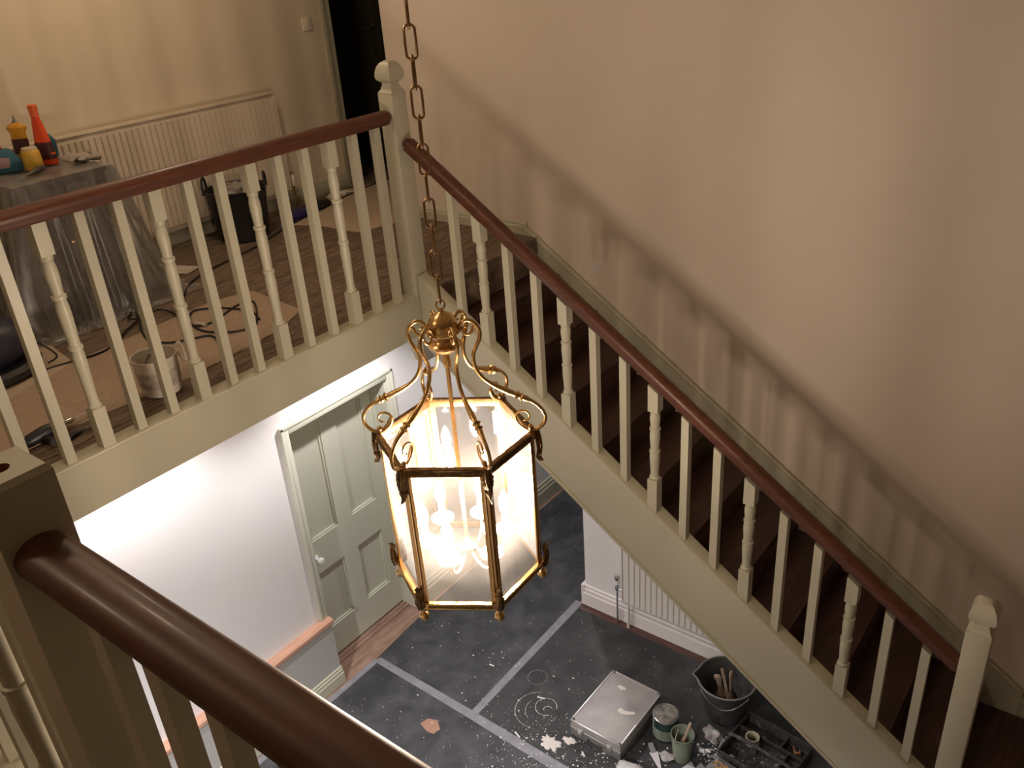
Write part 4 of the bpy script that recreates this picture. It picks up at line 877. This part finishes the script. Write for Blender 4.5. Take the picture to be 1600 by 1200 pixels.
def film():
    """draped sheet: flat top, then folds falling and spreading onto the floor"""
    mb = MB(); x0, x1, y0, y1 = CX0-.02, CX1+.035, CY0-.03, CY1+.035; per = []
    n = 150
    for i in range(n):
        t = i/n*4; s = int(t); f = t-s
        c = [(x0, y0), (x1, y0), (x1, y1), (x0, y1), (x0, y0)]
        p = (c[s][0]+(c[s+1][0]-c[s][0])*f, c[s][1]+(c[s+1][1]-c[s][1])*f)
        cx, cy = (x0+x1)/2, (y0+y1)/2
        nx, ny = [(0, -1), (1, 0), (0, 1), (-1, 0)][s]
        e = min(f, 1-f); cw = max(0, 1-e/.12)          # spread near the corners
        dx, dy = p[0]-cx, p[1]-cy; l = math.hypot(dx, dy)
        nx, ny = nx*(1-cw*.5)+dx/l*cw*.8, ny*(1-cw*.5)+dy/l*cw*.8
        per.append((p, (nx, ny), i))
    rows = [(CT+.006, 0, 0), (CT-.02, .012, .1), (CT-.10, .025, .4), (CT-.22, .05, .7), (CT-.36, .08, 1), (CT-.50, .11, 1.2), (CT-.64, .15, 1.4), (CT-.74, .18, 1.5), (ZL+.012, .21, 1.6), (ZL+.006, .30, 1.6)]
    rnd = random.Random(5); ph = [rnd.uniform(0, 6) for _ in range(6)]
    vs = []; fc = []
    for j, (z, sp, fo) in enumerate(rows):
        for (p, nn_, i) in per:
            a = i/n*2*pi; wv = fo*(.014*math.sin(23*a+ph[0])+.011*math.sin(37*a+ph[1]+j*.5)+.010*math.sin(11*a+ph[2]-j*.3))
            o = sp+wv; bk_ = 0
            xx = p[0]+nn_[0]*o*(.45 if nn_[0] > 0 else 1); yy = p[1]+nn_[1]*o
            xx = max(xx, -5.41); vs.append((xx, yy, z+(.006*math.sin(17*a+ph[3]) if 0 < j < 9 else 0)))
    for j in range(len(rows)-1):
        for i in range(n): fc.append((j*n+i, j*n+(i+1) % n, (j+1)*n+(i+1) % n, (j+1)*n+i))
    # top, a grid with soft wrinkles
    mb.add(vs, fc); g = 16; top = []; tf = []
    for a in range(g+1):
        for b in range(g+1):
            x = x0+(x1-x0)*a/g; y = y0+(y1-y0)*b/g; ed_ = 0 if a in (0, g) or b in (0, g) else 1
            top.append((x, y, CT+.006+ed_*(.004+.004*math.sin(9*x+14*y)+.003*math.sin(31*x-11*y))))
    for a in range(g):
        for b in range(g): tf.append((a*(g+1)+b, a*(g+1)+b+1, (a+1)*(g+1)+b+1, (a+1)*(g+1)+b))
    return mb.add(top, tf)
obj('plastic_sheeting', film(), FILM, smooth=75, label='clear plastic dust sheeting draped over the dark cabinet', cat='dust sheet')
ZC2 = CT+.016
def bottle(name, x, y, prof, mt, lab, cat, tilt=(0, 0), cap=None, band=None, sx=1.0, sy=.6, rz=.4, group=None):
    r = empty(name, (x, y, ZC2), lab, cat, group)
    M_ = Matrix.Translation(Vector((x, y, ZC2))) @ Matrix.Rotation(tilt[0], 4, 'X') @ Matrix.Rotation(tilt[1], 4, 'Y') @ Matrix.Rotation(rz, 4, 'Z')
    obj('bottle_body', MB().lathe(prof, 24, M_, sx=sx, sy=sy), mt, r, smooth=45)
    if cap: obj('cap', MB().lathe(cap[0], 16, M_, sx=1, sy=.9), cap[1], r, smooth=40)
    if band: obj('label', MB().lathe(band[0], 24, M_, sx=sx*1.02, sy=sy*1.03, cap=False), band[1], r, smooth=60)
    return r
YEL = mat('yellow_plastic', (.62, .30, .02), .4); ORG_ = mat('orange_plastic', (.72, .075, .015), .35); MAR = mat('maroon_label', (.05, .01, .015), .5)
BLU = mat('teal_blue_pack', (.03, .13, .18), .5, color2=(.02, .09, .16), scale=12)
bottle('squirt_bottle', -5.15, 2.205, [(.045, 0), (.048, .01), (.048, .10), (.046, .17), (.062, .195), (.060, .205), (.032, .222), (.018, .226)], YEL, 'tall yellow squirt bottle on the draped cabinet', 'bottle', tilt=(-.06, -.05), cap=([(.018, .224), (.006, .245), (.004, .262), (.0, .263)], mat('grey_nozzle', (.15, .15, .13), .5)), band=([(.0485, .06), (.0485, .14)], MAR))
bottle('cleaning_bottle', -5.02, 2.27, [(.056, 0), (.060, .012), (.057, .06), (.046, .14), (.032, .22), (.022, .26)], ORG_, 'tall orange tapered cleaning bottle on the draped cabinet', 'bottle', tilt=(0, 0), cap=([(.023, .255), (.024, .262), (.024, .295), (.026, .300), (.026, .315), (.018, .318), (0, .318)], mat('orange_cap', (.78, .14, .04), .4)), band=([(.0585, .03), (.050, .12)], MAR), sy=.55)
bottle('sponge_pack', -4.97, 2.165, [(.050, 0), (.054, .008), (.053, .075), (.050, .098), (.040, .106)], mat('yellow_tub', (.60, .36, .05), .5), 'squat yellow tub in front of the orange bottle', 'tub', cap=([(.041, .105), (.041, .115), (0, .116)], mat('cream_lid', (.6, .52, .36), .5)), sy=.8)
bw_ = empty('wipes_packet', (-5.06, 2.03, ZC2), 'blue wipes packet with a pale label at the left frame edge', 'packet')
M_ = Rz(1.2, (-5.06, 2.035, ZC2))
obj('packet_body', MB().prism([(-.10, 0), (.10, 0), (.105, .06), (.06, .12), (-.06, .13), (-.105, .07)], -.04, .04, 'y', M_), BLU, bw_, bevel=.01)
obj('packet_label', MB().prism([(-.05, .03), (.04, .03), (.05, .08), (-.05, .09)], .041, .043, 'y', M_ @ Matrix.Scale(-1, 4, (0, 1, 0))), mat('pink_print', (.35, .22, .26), .6), bw_)
obj('packet_flap', MB().box(-.04, .03, -.02, .02, .128, .136, M_), mat('red_flap', (.45, .05, .03), .5), bw_, bevel=.002)
obj('blue_scourer_pack', MB().prism([(-.045, 0), (.045, 0), (.05, .09), (.02, .13), (-.03, .125), (-.05, .08)], -.025, .025, 'y', Rz(1.0, (-5.20, 2.37, ZC2))), BLU, bevel=.006, label='teal blue packet standing behind the orange bottle', cat='packet')
obj('clear_bag', lump(-5.30, 2.08, ZC2, .06, .09, .05, 41, 16, 8, .4), clear_mat('wrinkled_clear_bag', (.85, .88, .85), 2.2, .2, rough=.15, noise=20), smooth=30, label='wrinkled clear bag behind the yellow squirt bottle', cat='bag')
GLV = mat('grey_work_glove', (.30, .26, .22), .9, color2=(.38, .33, .28), scale=18)
gl = empty('work_glove', (-4.86, 2.43, ZC2), 'pair of crumpled grey work gloves on the corner of the cabinet', 'glove')
obj('palm', lump(-4.87, 2.385, ZC2-.004, .075, .050, .026, 51, 18, 8, .35), GLV, gl, smooth=60)
for q in range(4): obj('finger', MB().tube(smooth_path([(-4.93+.03*q, 2.37, ZC2+.028), (-4.925+.03*q, 2.335, ZC2+.040), (-4.92+.028*q, 2.30, ZC2+.018)], 3), [.014]*3+[.013]*3+[.009], 7), GLV, gl, smooth=60)
obj('cuff', MB().lathe([(.044, 0), (.050, .02), (.048, .045), (.040, .047), (.040, .0)], 16, Matrix.Translation(Vector((-4.85, 2.42, ZC2+.026))) @ Matrix.Rotation(-pi/2-.2, 4, 'X'), sy=.5), GLV, gl, smooth=50)
kn = empty('utility_knife', (-4.86, 2.10, ZC2), 'dark folded utility knife lying on the plastic sheeting', 'knife')
obj('knife_body', MB().tube([(-4.815, 2.04, ZC2+.008), (-4.835, 2.08, ZC2+.010), (-4.87, 2.14, ZC2+.014), (-4.90, 2.18, ZC2+.012)], [.005, .012, .018, .012], 10), mat('gunmetal', (.12, .11, .09), .35, .6), kn, smooth=60)
obj('knife_blade', MB().prism([(0, 0), (.014, .0), (.010, -.05)], 0, .001, M=Matrix.Translation(Vector((-4.822, 2.045, ZC2+.008)))), STEEL, kn)
# blue vacuum with hose
vc = empty('vacuum_cleaner', (-4.41, 1.40, ZL+.011), 'dark blue rounded vacuum cleaner standing at the left frame edge', 'vacuum cleaner')
NAVY = mat('navy_vacuum', (.022, .024, .045), .45)
obj('motor_body', lump(-4.41, 1.40, ZL+.05, .17, .25, .13, 61, 28, 14, .05), NAVY, vc, smooth=60)
obj('base_pan', MB().lathe([(.20, 0), (.235, .02), (.24, .05), (.215, .07)], 32, Matrix.Translation(Vector((-4.41, 1.40, ZL+.012))), sx=.85, sy=1.08), BLACKP, vc, smooth=40)
obj('top_dome', MB().lathe([(.14, 0), (.15, .04), (.12, .10), (.06, .13), (0, .14)], 28, Matrix.Translation(Vector((-4.42, 1.36, ZL+.27)))), mat('black_gloss', (.012, .012, .016), .25), vc, smooth=50)
for s in (-1, 1): obj('wheel', MB().lathe([(.0, -.02), (.05, -.018), (.055, 0), (.05, .018), (0, .02)], 18, Matrix.Translation(Vector((-4.41+s*.17, 1.30, ZL+.068))) @ Matrix.Rotation(pi/2, 4, 'Y')), BLACKP, vc, smooth=40)
obj('power_lead', MB().tube(smooth_path([(-4.32, 1.40, ZL+.27), (-4.29, 1.50, ZL+.25), (-4.27, 1.60, ZL+.17), (-4.27, 1.68, ZL+.06), (-4.30, 1.64, ZL+.025)], 6), .0045, 6), CABLE, vc, smooth=60)
# printed leaflets near the cabinet
lf = empty('leaflet_bundle', (-5.02, 2.84, ZL+.002), 'bundle of white leaflets with black print by the sheeting', 'leaflets')
LM = Rz(.35, (-5.03, 2.84, ZL+.003))
obj('paper_sheet', MB().box(-.16, .15, -.07, .07, 0, .006, LM), mat('leaflet_white', (.55, .49, .43), .7), lf)
for q in (-.03, .0, .02): obj('print_bar', MB().box(-.14, -.02, q, q+.012, .0062, .0068, LM), BLACKP, lf)
obj('folded_flap', MB().box(-.02, .13, -.05, .02, .006, .012, LM @ Matrix.Rotation(.3, 4, 'Z')), mat('leaflet_white_b', (.62, .56, .49), .7), lf)
